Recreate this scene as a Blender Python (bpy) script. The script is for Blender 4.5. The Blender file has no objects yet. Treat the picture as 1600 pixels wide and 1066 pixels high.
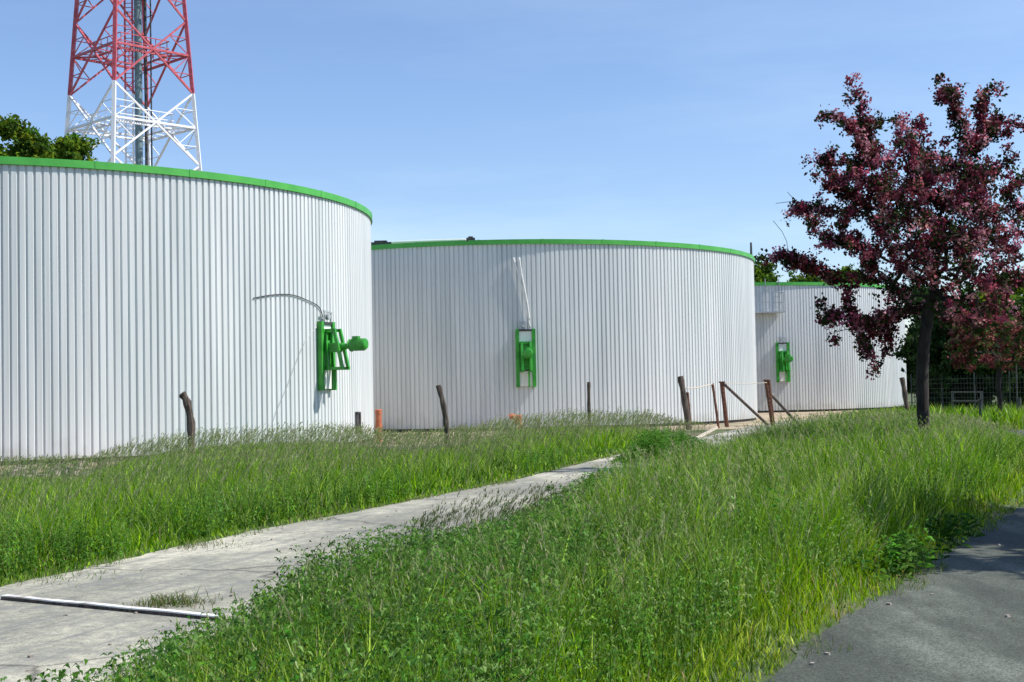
import bpy, math, random
import numpy as np
from mathutils import Vector, Matrix
rng = np.random.default_rng(7); random.seed(7)
S = bpy.context.scene
C = S.collection

# ---------------------------------------------------------------- camera
FPX, PITCH, ROLL, HC = 2103.0, 0.0360, 0.0190, 1.6      # focal length in px of a 1600 px wide frame
cd = bpy.data.cameras.new('camera'); cam = bpy.data.objects.new('camera', cd); C.objects.link(cam)
cd.sensor_width = 36; cd.lens = 36 * FPX / 1600; cd.clip_end = 6000; cd.clip_start = 0.05
FW = Vector((0, math.cos(PITCH), math.sin(PITCH))); R0 = Vector((1, 0, 0)); U0 = Vector((0, -math.sin(PITCH), math.cos(PITCH)))
CX = math.cos(ROLL) * R0 - math.sin(ROLL) * U0; CY = math.sin(ROLL) * R0 + math.cos(ROLL) * U0
m = Matrix((CX, CY, -FW)).transposed().to_4x4(); m.translation = (0, 0, HC); cam.matrix_world = m
S.camera = cam
S.render.resolution_x, S.render.resolution_y = 1024, 682

# ---------------------------------------------------------------- sky and sun
SUN_EL, SUN_AZ = math.radians(51), math.radians(-4)        # azimuth from +X towards +Y
sd = Vector((math.cos(SUN_EL) * math.cos(SUN_AZ), math.cos(SUN_EL) * math.sin(SUN_AZ), math.sin(SUN_EL)))
w = bpy.data.worlds.new('World'); S.world = w; w.use_nodes = True
nt = w.node_tree; bg = nt.nodes['Background']; sky = nt.nodes.new('ShaderNodeTexSky'); sky.sky_type = 'NISHITA'
sky.sun_disc = False; sky.sun_elevation = SUN_EL; sky.sun_rotation = math.radians(90) - SUN_AZ
sky.air_density = 1.0; sky.dust_density = 0.4; sky.ozone_density = 4.5; sky.altitude = 50
wc = nt.nodes.new('ShaderNodeTexCoord'); wm_ = nt.nodes.new('ShaderNodeMapping'); wm_.inputs['Scale'].default_value = (1.2, 2.0, 7); wm_.inputs['Rotation'].default_value = (.1, .25, 0)
wn = nt.nodes.new('ShaderNodeTexNoise'); wn.inputs['Scale'].default_value = 1.6; wn.inputs['Detail'].default_value = 8; wn.inputs['Roughness'].default_value = .6
wr = nt.nodes.new('ShaderNodeValToRGB'); wr.color_ramp.elements[0].position = .42; wr.color_ramp.elements[1].position = .78   # thin cirrus veil
wr.color_ramp.elements[0].color = (1.01, .99, 1.04, 1); wr.color_ramp.elements[1].color = (1.40, 1.22, 1.12, 1)
wx = nt.nodes.new('ShaderNodeMix'); wx.data_type = 'RGBA'; wx.blend_type = 'MULTIPLY'; wx.inputs[0].default_value = 1
nt.links.new(wc.outputs['Generated'], wm_.inputs[0]); nt.links.new(wm_.outputs[0], wn.inputs['Vector']); nt.links.new(wn.outputs[0], wr.inputs[0])
nt.links.new(sky.outputs[0], wx.inputs[6]); nt.links.new(wr.outputs[0], wx.inputs[7]); nt.links.new(wx.outputs[2], bg.inputs[0]); bg.inputs[1].default_value = 0.133
ld = bpy.data.lights.new('sun', 'SUN'); ld.energy = 5.0; ld.angle = math.radians(0.55); ld.color = (1, 0.955, 0.88)
sun = bpy.data.objects.new('sun', ld); C.objects.link(sun); sun.rotation_euler = sd.to_track_quat('Z', 'Y').to_euler(); sun.location = (30, 0, 60)
S.view_settings.view_transform = 'Standard'; S.view_settings.look = 'None'; S.view_settings.exposure = 0.32; S.view_settings.gamma = 1

# ---------------------------------------------------------------- helpers
def ray(px, py):
    return (FW + CX * ((px - 800) / FPX) + CY * ((533 - py) / FPX))
def P(px, py, Y):                       # point of the place at depth Y seen at photo pixel
    r = ray(px, py); return Vector((0, 0, HC)) + r * (Y / r.y)
def G(px, py, z=0.0):                   # point on the ground
    r = ray(px, py); return Vector((0, 0, HC)) + r * ((z - HC) / r.z)
def proj(x, y, z):                      # numpy: world -> photo pixel
    dz = z - HC
    f = y * FW.y + dz * FW.z
    a = x * CX.x + y * CX.y + dz * CX.z; b = x * CY.x + y * CY.y + dz * CY.z
    return 800 + FPX * a / f, 533 - FPX * b / f

def tag(o, label=None, cat=None, group=None, kind=None):
    if label: o['label'] = label
    if cat: o['category'] = cat
    if group: o['group'] = group
    if kind: o['kind'] = kind
    return o
def empty(name, loc=(0, 0, 0), rz=0, label=None, cat=None, group=None):
    o = bpy.data.objects.new(name, None); C.objects.link(o); o.location = loc; o.rotation_euler = (0, 0, rz)
    o.empty_display_size = 0.3
    return tag(o, label, cat, group)

class MB:
    def __init__(s): s.v = []; s.f = []; s.mi = []; s.cur = 0
    def add(s, vs, fs):
        b = len(s.v); s.v += [tuple(v) for v in vs]
        for f in fs: s.f.append([b + i for i in f]); s.mi.append(s.cur)
    def box(s, c, d, rot=None, bev=0.0):
        hx, hy, hz = d[0] / 2, d[1] / 2, d[2] / 2
        vs = [Vector((x * hx, y * hy, z * hz)) for z in (-1, 1) for y in (-1, 1) for x in (-1, 1)]
        if rot is not None: vs = [rot @ v for v in vs]
        c = Vector(c)
        s.add([v + c for v in vs], [(0, 2, 3, 1), (4, 5, 7, 6), (0, 1, 5, 4), (2, 6, 7, 3), (0, 4, 6, 2), (1, 3, 7, 5)])
    def bar(s, a, b, w, t=None):        # square bar from a to b
        a = Vector(a); b = Vector(b); t = t or w; d = (b - a); L = d.length
        q = d.to_track_quat('Z', 'Y').to_matrix()
        s.box((a + b) / 2, (w, t, L), q)
    def tube(s, pts, rads, n=8, cap=True, wob=0.0):
        pts = [Vector(p) for p in pts]; rings = []
        up = None
        for i, p in enumerate(pts):
            d = (pts[min(i + 1, len(pts) - 1)] - pts[max(i - 1, 0)]).normalized()
            if up is None: up = d.orthogonal().normalized()
            x = (up - d * up.dot(d)); x = x.normalized() if x.length > 1e-6 else d.orthogonal().normalized(); up = x; y = d.cross(x)
            r = rads[i] if hasattr(rads, '__len__') else rads
            rings.append([p + (x * math.cos(k / n * 2 * math.pi) + y * math.sin(k / n * 2 * math.pi)) * r * (1 + wob * (random.random() - .5)) for k in range(n)])
        vs = [v for r in rings for v in r]; fs = []
        for i in range(len(pts) - 1):
            for k in range(n): fs.append((i * n + k, i * n + (k + 1) % n, (i + 1) * n + (k + 1) % n, (i + 1) * n + k))
        if cap: fs.append(tuple(range(n - 1, -1, -1))); fs.append(tuple((len(pts) - 1) * n + k for k in range(n)))
        s.add(vs, fs)
    def build(s, name, mats, parent=None, smooth=False, bevel=0):
        me = bpy.data.meshes.new(name); me.from_pydata(s.v, [], s.f)
        mats = mats if isinstance(mats, (list, tuple)) else [mats]
        for m_ in mats: me.materials.append(m_)
        me.polygons.foreach_set('material_index', s.mi)
        if smooth: me.polygons.foreach_set('use_smooth', [True] * len(s.f))
        me.update(); o = bpy.data.objects.new(name, me); C.objects.link(o)
        if parent: o.parent = parent
        if bevel:
            md = o.modifiers.new('bevel', 'BEVEL'); md.width = bevel; md.segments = 2; md.limit_method = 'ANGLE'
        return o

def npmesh(name, V, F, mat, col=None, parent=None, nrm=False):
    """V (n,3) verts, F list of arrays of polygons (k,m), col per vertex colour"""
    me = bpy.data.meshes.new(name); me.vertices.add(len(V)); me.vertices.foreach_set('co', V.astype(np.float32).ravel())
    li = np.concatenate([f.ravel() for f in F]).astype(np.int32)
    tot = np.concatenate([np.full(len(f), f.shape[1]) for f in F]).astype(np.int32)
    st = np.concatenate([[0], np.cumsum(tot)[:-1]]).astype(np.int32)
    me.loops.add(len(li)); me.loops.foreach_set('vertex_index', li)
    me.polygons.add(len(tot)); me.polygons.foreach_set('loop_start', st); me.polygons.foreach_set('loop_total', tot)
    me.update(calc_edges=True)
    if col is not None:
        a = me.color_attributes.new('tint', 'FLOAT_COLOR', 'POINT')
        a.data.foreach_set('color', np.concatenate([col, np.ones((len(col), 1))], 1).astype(np.float32).ravel())
    me.materials.append(mat)
    o = bpy.data.objects.new(name, me); C.objects.link(o)
    if parent: o.parent = parent
    return o

# ---------------------------------------------------------------- materials
def N(nt, t, **k):
    n = nt.nodes.new(t)
    for a, b in k.items(): setattr(n, a, b)
    return n
def mat(name, base=(.5, .5, .5), rough=.6, metal=0.0, spec=.5):
    m_ = bpy.data.materials.new(name); m_.use_nodes = True; p = m_.node_tree.nodes['Principled BSDF']
    p.inputs['Base Color'].default_value = (*base, 1); p.inputs['Roughness'].default_value = rough
    p.inputs['Metallic'].default_value = metal; p.inputs['Specular IOR Level'].default_value = spec
    return m_, m_.node_tree, p
def noise_mat(name, c1, c2, scale=5, rough=.6, metal=0., detail=6, bump=0., lo=.35, hi=.65, stretch=(1, 1, 1), c3=None, s3=.6, spec=.5, bscale=None, coord='Object'):
    m_, nt, p = mat(name, c1, rough, metal, spec)
    tc = N(nt, 'ShaderNodeTexCoord'); mp = N(nt, 'ShaderNodeMapping'); mp.inputs['Scale'].default_value = stretch
    nt.links.new(tc.outputs[coord], mp.inputs[0])
    n1 = N(nt, 'ShaderNodeTexNoise'); n1.inputs['Scale'].default_value = scale; n1.inputs['Detail'].default_value = detail
    nt.links.new(mp.outputs[0], n1.inputs['Vector'])
    cr = N(nt, 'ShaderNodeValToRGB'); cr.color_ramp.elements[0].position = lo; cr.color_ramp.elements[1].position = hi
    cr.color_ramp.elements[0].color = (*c1, 1); cr.color_ramp.elements[1].color = (*c2, 1)
    nt.links.new(n1.outputs[0], cr.inputs[0]); out = cr.outputs[0]
    if c3:
        n3 = N(nt, 'ShaderNodeTexNoise'); n3.inputs['Scale'].default_value = s3; n3.inputs['Detail'].default_value = 5; nt.links.new(mp.outputs[0], n3.inputs['Vector'])
        r3 = N(nt, 'ShaderNodeValToRGB'); r3.color_ramp.elements[0].position = .5; r3.color_ramp.elements[1].position = .68
        nt.links.new(n3.outputs[0], r3.inputs[0]); mx = N(nt, 'ShaderNodeMix', data_type='RGBA'); nt.links.new(r3.outputs[0], mx.inputs[0])
        nt.links.new(out, mx.inputs[6]); mx.inputs[7].default_value = (*c3, 1); out = mx.outputs[2]
    nt.links.new(out, p.inputs['Base Color'])
    if bump:
        nb = N(nt, 'ShaderNodeTexNoise'); nb.inputs['Scale'].default_value = bscale or scale * 6; nb.inputs['Detail'].default_value = 4
        nt.links.new(mp.outputs[0], nb.inputs['Vector'])
        b = N(nt, 'ShaderNodeBump'); b.inputs['Strength'].default_value = bump; b.inputs['Distance'].default_value = .02
        nt.links.new(nb.outputs[0], b.inputs['Height']); nt.links.new(b.outputs[0], p.inputs['Normal'])
    return m_
def leaf_mat(name, trans=.35, rough=.6, spec=.06):
    m_ = bpy.data.materials.new(name); m_.use_nodes = True; nt = m_.node_tree; p = nt.nodes['Principled BSDF']
    a = N(nt, 'ShaderNodeAttribute'); a.attribute_name = 'tint'; nt.links.new(a.outputs['Color'], p.inputs['Base Color'])
    p.inputs['Roughness'].default_value = rough; p.inputs['Specular IOR Level'].default_value = spec
    t = N(nt, 'ShaderNodeBsdfTranslucent'); nt.links.new(a.outputs['Color'], t.inputs['Color'])
    mx = N(nt, 'ShaderNodeMixShader'); mx.inputs[0].default_value = trans
    nt.links.new(p.outputs[0], mx.inputs[1]); nt.links.new(t.outputs[0], mx.inputs[2]); nt.links.new(mx.outputs[0], nt.nodes['Material Output'].inputs[0])
    return m_
M = {}
M['panel'] = noise_mat('profiled_sheet', (.575, .605, .605), (.675, .69, .685), scale=.7, rough=.42, metal=.0, stretch=(1.2, 1.2, .12), detail=5, spec=.5)
def add_grime(m_):
    nt = m_.node_tree; p = nt.nodes['Principled BSDF']; src = p.inputs['Base Color'].links[0].from_socket
    tc = N(nt, 'ShaderNodeTexCoord'); sx = N(nt, 'ShaderNodeSeparateXYZ'); nt.links.new(tc.outputs['Object'], sx.inputs[0])
    n1 = N(nt, 'ShaderNodeTexNoise'); n1.inputs['Scale'].default_value = 2.2; n1.inputs['Detail'].default_value = 7; nt.links.new(tc.outputs['Object'], n1.inputs['Vector'])
    ad = N(nt, 'ShaderNodeMath', operation='MULTIPLY_ADD'); nt.links.new(n1.outputs[0], ad.inputs[0]); ad.inputs[1].default_value = 1.6; ad.inputs[2].default_value = -.55
    df = N(nt, 'ShaderNodeMath', operation='SUBTRACT'); nt.links.new(ad.outputs[0], df.inputs[0]); nt.links.new(sx.outputs['Z'], df.inputs[1])
    cl = N(nt, 'ShaderNodeMapRange'); nt.links.new(df.outputs[0], cl.inputs[0]); cl.inputs[1].default_value = -.3; cl.inputs[2].default_value = .5; cl.inputs[3].default_value = 0; cl.inputs[4].default_value = .45
    mx = N(nt, 'ShaderNodeMix', data_type='RGBA'); nt.links.new(cl.outputs[0], mx.inputs[0]); nt.links.new(src, mx.inputs[6]); mx.inputs[7].default_value = (.30, .27, .21, 1)
    mp = N(nt, 'ShaderNodeMapping'); mp.inputs['Scale'].default_value = (5, 5, .12); nt.links.new(tc.outputs['Object'], mp.inputs[0])
    n2 = N(nt, 'ShaderNodeTexNoise'); n2.inputs['Scale'].default_value = 1.3; n2.inputs['Detail'].default_value = 4; nt.links.new(mp.outputs[0], n2.inputs['Vector'])
    r2 = N(nt, 'ShaderNodeMapRange'); nt.links.new(n2.outputs[0], r2.inputs[0]); r2.inputs[1].default_value = .3; r2.inputs[2].default_value = .7; r2.inputs[3].default_value = .86; r2.inputs[4].default_value = 1.08
    m2 = N(nt, 'ShaderNodeVectorMath', operation='SCALE'); nt.links.new(mx.outputs[2], m2.inputs[0]); nt.links.new(r2.outputs[0], m2.inputs['Scale']); nt.links.new(m2.outputs[0], p.inputs['Base Color'])
add_grime(M['panel'])
M['band'] = noise_mat('green_rim', (.055, .34, .045), (.075, .40, .06), scale=2, rough=.45)
M['green'] = noise_mat('green_paint', (.02, .24, .018), (.05, .36, .035), scale=4, rough=.4)
M['whitepanel'] = noise_mat('pale_cover', (.74, .74, .70), (.82, .82, .78), scale=3, rough=.5)
M['galv'] = noise_mat('galvanised', (.35, .37, .38), (.5, .52, .52), scale=6, rough=.45, metal=.3)
M['duct'] = noise_mat('duct_blue_grey', (.10, .17, .19), (.17, .25, .27), scale=3, rough=.5)
M['steel'] = noise_mat('dull_steel', (.05, .055, .05), (.11, .11, .10), scale=6, rough=.7)
M['dark'] = noise_mat('dark_metal', (.02, .022, .025), (.06, .06, .06), scale=8, rough=.6)
M['roof'] = noise_mat('roof_membrane', (.42, .43, .42), (.55, .55, .53), scale=1, rough=.7)
M['red'] = noise_mat('mast_red', (.40, .05, .07), (.52, .11, .14), scale=3, rough=.5)
M['mwhite'] = noise_mat('mast_white', (.74, .76, .78), (.82, .83, .84), scale=3, rough=.5)
M['orange'] = noise_mat('orange_pipe', (.38, .10, .045), (.5, .16, .075), scale=6, rough=.5)
M['rust'] = noise_mat('rust', (.07, .025, .014), (.19, .085, .05), scale=14, rough=.85, bump=.3)
M['wood'] = noise_mat('old_wood', (.035, .026, .02), (.12, .095, .075), scale=9, rough=.9, stretch=(3, 3, .5), bump=.5, c3=(.16, .11, .09), s3=3)
M['bark'] = noise_mat('bark', (.012, .010, .009), (.045, .035, .03), scale=8, rough=.95, stretch=(2, 2, .5), bump=.7)
M['whitepaint'] = noise_mat('chipped_white', (.74, .73, .70), (.8, .79, .77), scale=6, rough=.6, stretch=(1, 1, 1), c3=(.42, .38, .33), s3=7)
M['rope'] = mat('rope_white', (.75, .75, .73), .8)[0]
M['cable'] = mat('black_cable', (.02, .02, .025), .5)[0]
M['wire'] = mat('wire', (.035, .05, .045), .6)[0]
M['cream'] = mat('pale_tape', (.6, .52, .42), .7)[0]
M['stone'] = noise_mat('rubble', (.18, .14, .11), (.42, .38, .33), scale=9, rough=.9, bump=.5)
M['leaf'] = leaf_mat('leaf'); M['blade'] = leaf_mat('blade', .42, .55); M['blossom'] = leaf_mat('blossom', .3, .7, .1)

# ---------------------------------------------------------------- setting: ground, drive, road, yard
drive_L = [(-6.6, 3.0), (-5.5, 7.5)] + [tuple(G(*q)[:2]) for q in [(0, 918), (120, 893), (250, 862), (430, 824), (600, 792), (800, 752), (960, 712)]] + [(5.6, 41), (8.6, 50.5), (11.5, 58), (16, 69), (20, 80)]
road_L = [(-1.6, 1.0), (0.35, 5.0)] + [tuple(G(*q)[:2]) for q in [(1200, 1066), (1262, 1000), (1400, 920), (1500, 852), (1600, 790)]] + [(11.2, 27), (13.9, 37), (15.4, 42), (19, 46), (27, 50), (60, 60), (95, 85)]
def at_y(line, y):
    a = np.array(line); return np.interp(y, a[:, 1], a[:, 0])
def drive_R(y): return at_y(drive_L, y) + np.interp(y, [3, 8, 20, 45, 60], [4.0, 3.7, 3.1, 3.3, 3.6])
def road_R(y): return at_y(road_L, y) + np.interp(y, [0, 80], [4.6, 4.4])
def bank(x, y):                       # low bank between drive and road
    x = np.asarray(x, float); y = np.asarray(y, float)
    a = drive_R(y); b = at_y(road_L, y); wd = np.maximum(b - a, .1)
    t = np.clip((x - a) / wd, 0, 1); e = np.clip(np.minimum(x - a, b - x) / 1.2, 0, 1); e = e * e * (3 - 2 * e)
    return e * np.interp(y, [0, 6, 12, 26, 34, 46, 52], [.02, .05, .14, .28, .22, .1, 0]) * (wd > .3)
xs = np.concatenate([[-2500, -800, -250, -110, -70], np.arange(-45, 45.01, .5), [60, 90, 250, 800, 2500]])
ys = np.concatenate([[-600, -150, -40], np.arange(-10, 62, .5), [66, 72, 80, 95, 120, 160, 300, 900, 3500]])
X, Y = np.meshgrid(xs, ys); Z = bank(X, Y)
Z += np.where((X > -60) & (X < 60) & (Y < 100), 0, 0)
V = np.stack([X.ravel(), Y.ravel(), Z.ravel()], 1); nx = len(xs); i, j = np.meshgrid(np.arange(nx - 1), np.arange(len(ys) - 1)); b = (j * nx + i).ravel()
gm = noise_mat('soil_and_turf', (.035, .06, .015), (.085, .12, .035), scale=1.3, rough=.95, bump=.4, c3=(.16, .13, .085), s3=.45)
g = npmesh('ground', V, [np.stack([b, b + 1, b + nx + 1, b + nx], 1)], gm); tag(g, kind='structure')

def strip(name, fl, fr, y0, y1, z, m_, dy=.4, nx=8, jag=.0):
    yy = np.arange(y0, y1, dy); vs = []; fs = []
    ja = np.cumsum(rng.normal(0, 1, (2, len(yy))), 1)
    ja = rng.normal(0, jag, (2, len(yy)))
    for k, y in enumerate(yy):
        a, b_ = float(fl(y)) + ja[0, k], float(fr(y)) + ja[1, k]
        for q in range(nx + 1): vs.append((a + (b_ - a) * q / nx, y, z))
    V = np.array(vs); n1 = nx + 1; i, j = np.meshgrid(np.arange(nx), np.arange(len(yy) - 1)); b = (j * n1 + i).ravel()
    return tag(npmesh(name, V, [np.stack([b, b + 1, b + n1 + 1, b + n1], 1)], m_), kind='structure')

def slab_material():
    m_, nt, p = mat('weathered_concrete', (.4, .38, .34), .9)
    tc = N(nt, 'ShaderNodeTexCoord'); mp = N(nt, 'ShaderNodeMapping'); mp.inputs['Rotation'].default_value = (0, 0, math.radians(19)); nt.links.new(tc.outputs['Object'], mp.inputs[0])
    def noise(s, d, st=None):
        n = N(nt, 'ShaderNodeTexNoise'); n.inputs['Scale'].default_value = s; n.inputs['Detail'].default_value = d; n.inputs['Roughness'].default_value = .65
        if st:
            q = N(nt, 'ShaderNodeMapping'); q.inputs['Scale'].default_value = st; nt.links.new(mp.outputs[0], q.inputs[0]); nt.links.new(q.outputs[0], n.inputs['Vector'])
        else: nt.links.new(mp.outputs[0], n.inputs['Vector'])
        return n.outputs[0]
    def ramp(s, stops):
        r = N(nt, 'ShaderNodeValToRGB'); e = r.color_ramp.elements
        e[0].position, e[0].color = stops[0][0], (*stops[0][1], 1); e[1].position, e[1].color = stops[-1][0], (*stops[-1][1], 1)
        for a, c in stops[1:-1]: q = e.new(a); q.color = (*c, 1)
        nt.links.new(s, r.inputs[0]); return r.outputs[0]
    def mix(f, a, b, mode='MIX'):
        x = N(nt, 'ShaderNodeMix', data_type='RGBA', blend_type=mode)
        if isinstance(f, float): x.inputs[0].default_value = f
        else: nt.links.new(f, x.inputs[0])
        nt.links.new(a, x.inputs[6])
        if isinstance(b, tuple): x.inputs[7].default_value = (*b, 1)
        else: nt.links.new(b, x.inputs[7])
        return x.outputs[2]
    base = ramp(noise(.55, 8, (1, .5, 1)), [(.32, (.175, .175, .145)), (.5, (.315, .31, .25)), (.62, (.50, .485, .39))])
    fine = ramp(noise(60, 3), [(.35, (.7, .7, .7)), (.65, (1.2, 1.2, 1.2))]); c = mix(1.0, base, fine, 'MULTIPLY')
    mid = ramp(noise(9, 6), [(.35, (.74, .74, .75)), (.65, (1.2, 1.18, 1.12))]); c = mix(1.0, c, mid, 'MULTIPLY')
    blot = ramp(noise(2.3, 7), [(.5, (0, 0, 0)), (.66, (.75, .75, .75))]); c = mix(blot, c, (.20, .20, .175))
    strk = ramp(noise(2.2, 6, (4, .25, 1)), [(.52, (0, 0, 0)), (.62, (.6, .6, .6))]); c = mix(strk, c, (.17, .17, .165))
    v = N(nt, 'ShaderNodeTexVoronoi'); v.feature = 'DISTANCE_TO_EDGE'; v.inputs['Scale'].default_value = .42
    dn = N(nt, 'ShaderNodeMix', data_type='RGBA'); dn.inputs[0].default_value = .3; nt.links.new(tc.outputs['Object'], dn.inputs[6])
    nn = N(nt, 'ShaderNodeTexNoise'); nn.inputs['Scale'].default_value = 2.0; nn.inputs['Detail'].default_value = 6; nt.links.new(tc.outputs['Object'], nn.inputs['Vector']); nt.links.new(nn.outputs['Color'], dn.inputs[7]); nt.links.new(dn.outputs[2], v.inputs['Vector'])
    crk = ramp(v.outputs['Distance'], [(.0, (.8, .8, .8)), (.009, (0, 0, 0))]); c = mix(crk, c, (.06, .055, .045))
    nt.links.new(c, p.inputs['Base Color'])
    b = N(nt, 'ShaderNodeBump'); b.inputs['Strength'].default_value = .5; b.inputs['Distance'].default_value = .01; nt.links.new(noise(30, 5), b.inputs['Height']); nt.links.new(b.outputs[0], p.inputs['Normal'])
    return m_
def asphalt_material():
    m_, nt, p = mat('worn_asphalt', (.12, .12, .12), .92)
    tc = N(nt, 'ShaderNodeTexCoord')
    def noise(s, d, st=(1, 1, 1)):
        q = N(nt, 'ShaderNodeMapping'); q.inputs['Scale'].default_value = st; q.inputs['Rotation'].default_value = (0, 0, math.radians(26)); nt.links.new(tc.outputs['Object'], q.inputs[0])
        n = N(nt, 'ShaderNodeTexNoise'); n.inputs['Scale'].default_value = s; n.inputs['Detail'].default_value = d; n.inputs['Roughness'].default_value = .65; nt.links.new(q.outputs[0], n.inputs['Vector']); return n.outputs[0]
    def ramp(s, stops):
        r = N(nt, 'ShaderNodeValToRGB'); e = r.color_ramp.elements
        e[0].position, e[0].color = stops[0][0], (*stops[0][1], 1); e[1].position, e[1].color = stops[-1][0], (*stops[-1][1], 1)
        for a, c in stops[1:-1]: q = e.new(a); q.color = (*c, 1)
        nt.links.new(s, r.inputs[0]); return r.outputs[0]
    base = ramp(noise(.7, 8, (1.5, .4, 1)), [(.32, (.030, .037, .029)), (.5, (.058, .068, .053)), (.66, (.135, .150, .120))])
    fine = ramp(noise(70, 3), [(.36, (.45, .45, .45)), (.64, (1.5, 1.5, 1.5))])
    x = N(nt, 'ShaderNodeMix', data_type='RGBA', blend_type='MULTIPLY'); x.inputs[0].default_value = 1; nt.links.new(base, x.inputs[6]); nt.links.new(fine, x.inputs[7])
    v = N(nt, 'ShaderNodeTexVoronoi'); v.feature = 'DISTANCE_TO_EDGE'; v.inputs['Scale'].default_value = .9
    dn = N(nt, 'ShaderNodeMix', data_type='RGBA'); dn.inputs[0].default_value = .25; nt.links.new(tc.outputs['Object'], dn.inputs[6])
    nn = N(nt, 'ShaderNodeTexNoise'); nn.inputs['Scale'].default_value = 2.5; nn.inputs['Detail'].default_value = 5; nt.links.new(tc.outputs['Object'], nn.inputs['Vector']); nt.links.new(nn.outputs['Color'], dn.inputs[7]); nt.links.new(dn.outputs[2], v.inputs['Vector'])
    cr = ramp(v.outputs['Distance'], [(.0, (.45, .45, .45)), (.012, (0, 0, 0))])
    y = N(nt, 'ShaderNodeMix', data_type='RGBA'); nt.links.new(cr, y.inputs[0]); nt.links.new(x.outputs[2], y.inputs[6]); y.inputs[7].default_value = (.05, .05, .045, 1)
    nt.links.new(y.outputs[2], p.inputs['Base Color'])
    b = N(nt, 'ShaderNodeBump'); b.inputs['Strength'].default_value = .6; b.inputs['Distance'].default_value = .012; nt.links.new(noise(60, 4), b.inputs['Height']); nt.links.new(b.outputs[0], p.inputs['Normal'])
    return m_
strip('driveway', lambda y: at_y(drive_L, y), drive_R, 3, 60, .008, slab_material(), jag=.03, dy=.25)
strip('road', lambda y: at_y(road_L, y), road_R, 1, 84, .008, asphalt_material(), jag=.035, dy=.2)
# sandy yard round the tanks
def yard_near(x):
    return np.interp(x, [-40, -12, -9.5, -8, -6, -4.8, -3.8, -2, 2, 6, 9, 12, 20], [27, 27.5, 30, 34.8, 37.4, 41, 39, 39.5, 47, 48.6, 49.5, 52, 60])
xx = np.arange(-40, 20.1, 1.0); vs = []
for x in xx:
    y0 = float(yard_near(x)) + rng.normal(0, .15)
    for q in range(7): vs.append((x, y0 + (106 - y0) * (q / 6) ** 1.5, .004))
i, j = np.meshgrid(np.arange(6), np.arange(len(xx) - 1)); b = (j * 7 + i).ravel()
ym = noise_mat('sandy_gravel', (.28, .21, .14), (.46, .37, .27), scale=3, rough=.95, bump=.8, bscale=40, c3=(.15, .16, .08), s3=.5)
tag(npmesh('gravel_yard', np.array(vs), [np.stack([b, b + 7, b + 8, b + 1], 1)], ym), kind='structure')

# ---------------------------------------------------------------- tanks
R_, H_ = 11.84, 7.45
TK = {1: Vector((-16.40, 43.37, 0)), 2: Vector((-.41, 64.17, 0)), 3: Vector((13.56, 88.57, 0))}
def wall_mesh():
    n = 396; vs = []; fs = []
    prof = [(0.0, 0), (.62, 0), (.76, .042), (.88, .042)]
    k = 0
    for i in range(n):
        for (t, d) in prof:
            a = 2 * math.pi * (i + t) / n; r = R_ - d
            vs.append((r * math.cos(a), r * math.sin(a), .12)); vs.append((r * math.cos(a), r * math.sin(a), H_ - .02))
    N_ = n * 4
    fs = [(2 * i, 2 * ((i + 1) % N_), 2 * ((i + 1) % N_) + 1, 2 * i + 1) for i in range(N_)]
    me = bpy.data.meshes.new('wall'); me.from_pydata(vs, [], fs); me.materials.append(M['panel']); return me
def ring_mesh(name, r0, r1, z0, z1, m_, n=180):
    mb = MB(); vs = []
    for i in range(n):
        a = 2 * math.pi * i / n; c, s = math.cos(a), math.sin(a)
        vs += [(r0 * c, r0 * s, z0), (r1 * c, r1 * s, z0), (r1 * c, r1 * s, z1), (r0 * c, r0 * s, z1)]
    fs = []
    for i in range(n):
        a, b = 4 * i, 4 * ((i + 1) % n)
        fs += [(a + k, b + k, b + (k + 1) % 4, a + (k + 1) % 4) for k in range(4)]
    if name == 'rim_band':             # overlapping joints and wavering edge of the capping
        for i in range(0, n, 6):
            a = 2 * math.pi * (i + .3) / n; t_ = Vector((-math.sin(a), math.cos(a), 0)); o_ = Vector((math.cos(a), math.sin(a), 0)); b0 = len(vs)
            for zz in (z0 - .004, z1 + .008):
                for rr, tt in ((r1 - .02, -.05), (r1 + .008, -.05), (r1 + .008, .05), (r1 - .02, .05)): q = o_ * rr + t_ * tt; vs.append((q.x, q.y, zz))
            fs += [tuple(b0 + k for k in f) for f in ((0, 1, 2, 3), (7, 6, 5, 4), (1, 0, 4, 5), (2, 1, 5, 6), (3, 2, 6, 7), (0, 3, 7, 4))]
    me = bpy.data.meshes.new(name); me.from_pydata(vs, [], [f[::-1] for f in fs]); me.materials.append(m_); return me
def disk_mesh(name, r, z, m_, dome=.4, n=96):
    vs = [(0, 0, z + dome)]; fs = []; K = 6
    for k in range(1, K + 1):
        t = k / K
        for i in range(n): a = 2 * math.pi * i / n; vs.append((r * t * math.cos(a), r * t * math.sin(a), z + dome * (1 - t * t)))
    for i in range(n): fs.append((0, 1 + i, 1 + (i + 1) % n))
    for k in range(K - 1):
        for i in range(n): a = 1 + k * n; fs.append((a + i, a + n + i, a + n + (i + 1) % n, a + (i + 1) % n))
    me = bpy.data.meshes.new(name); me.from_pydata(vs, [], fs); me.materials.append(m_); return me
wm = wall_mesh(); rm = ring_mesh('rim_band', R_ - .25, R_ + .06, H_ - .185, H_, M['band']); km = ring_mesh('base_skirt', R_ - .3, R_ - .06, .0, .125, M['dark'])
dm = disk_mesh('roof', R_ - .22, H_ - .12, M['roof'], .0)
tank = {}
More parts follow.
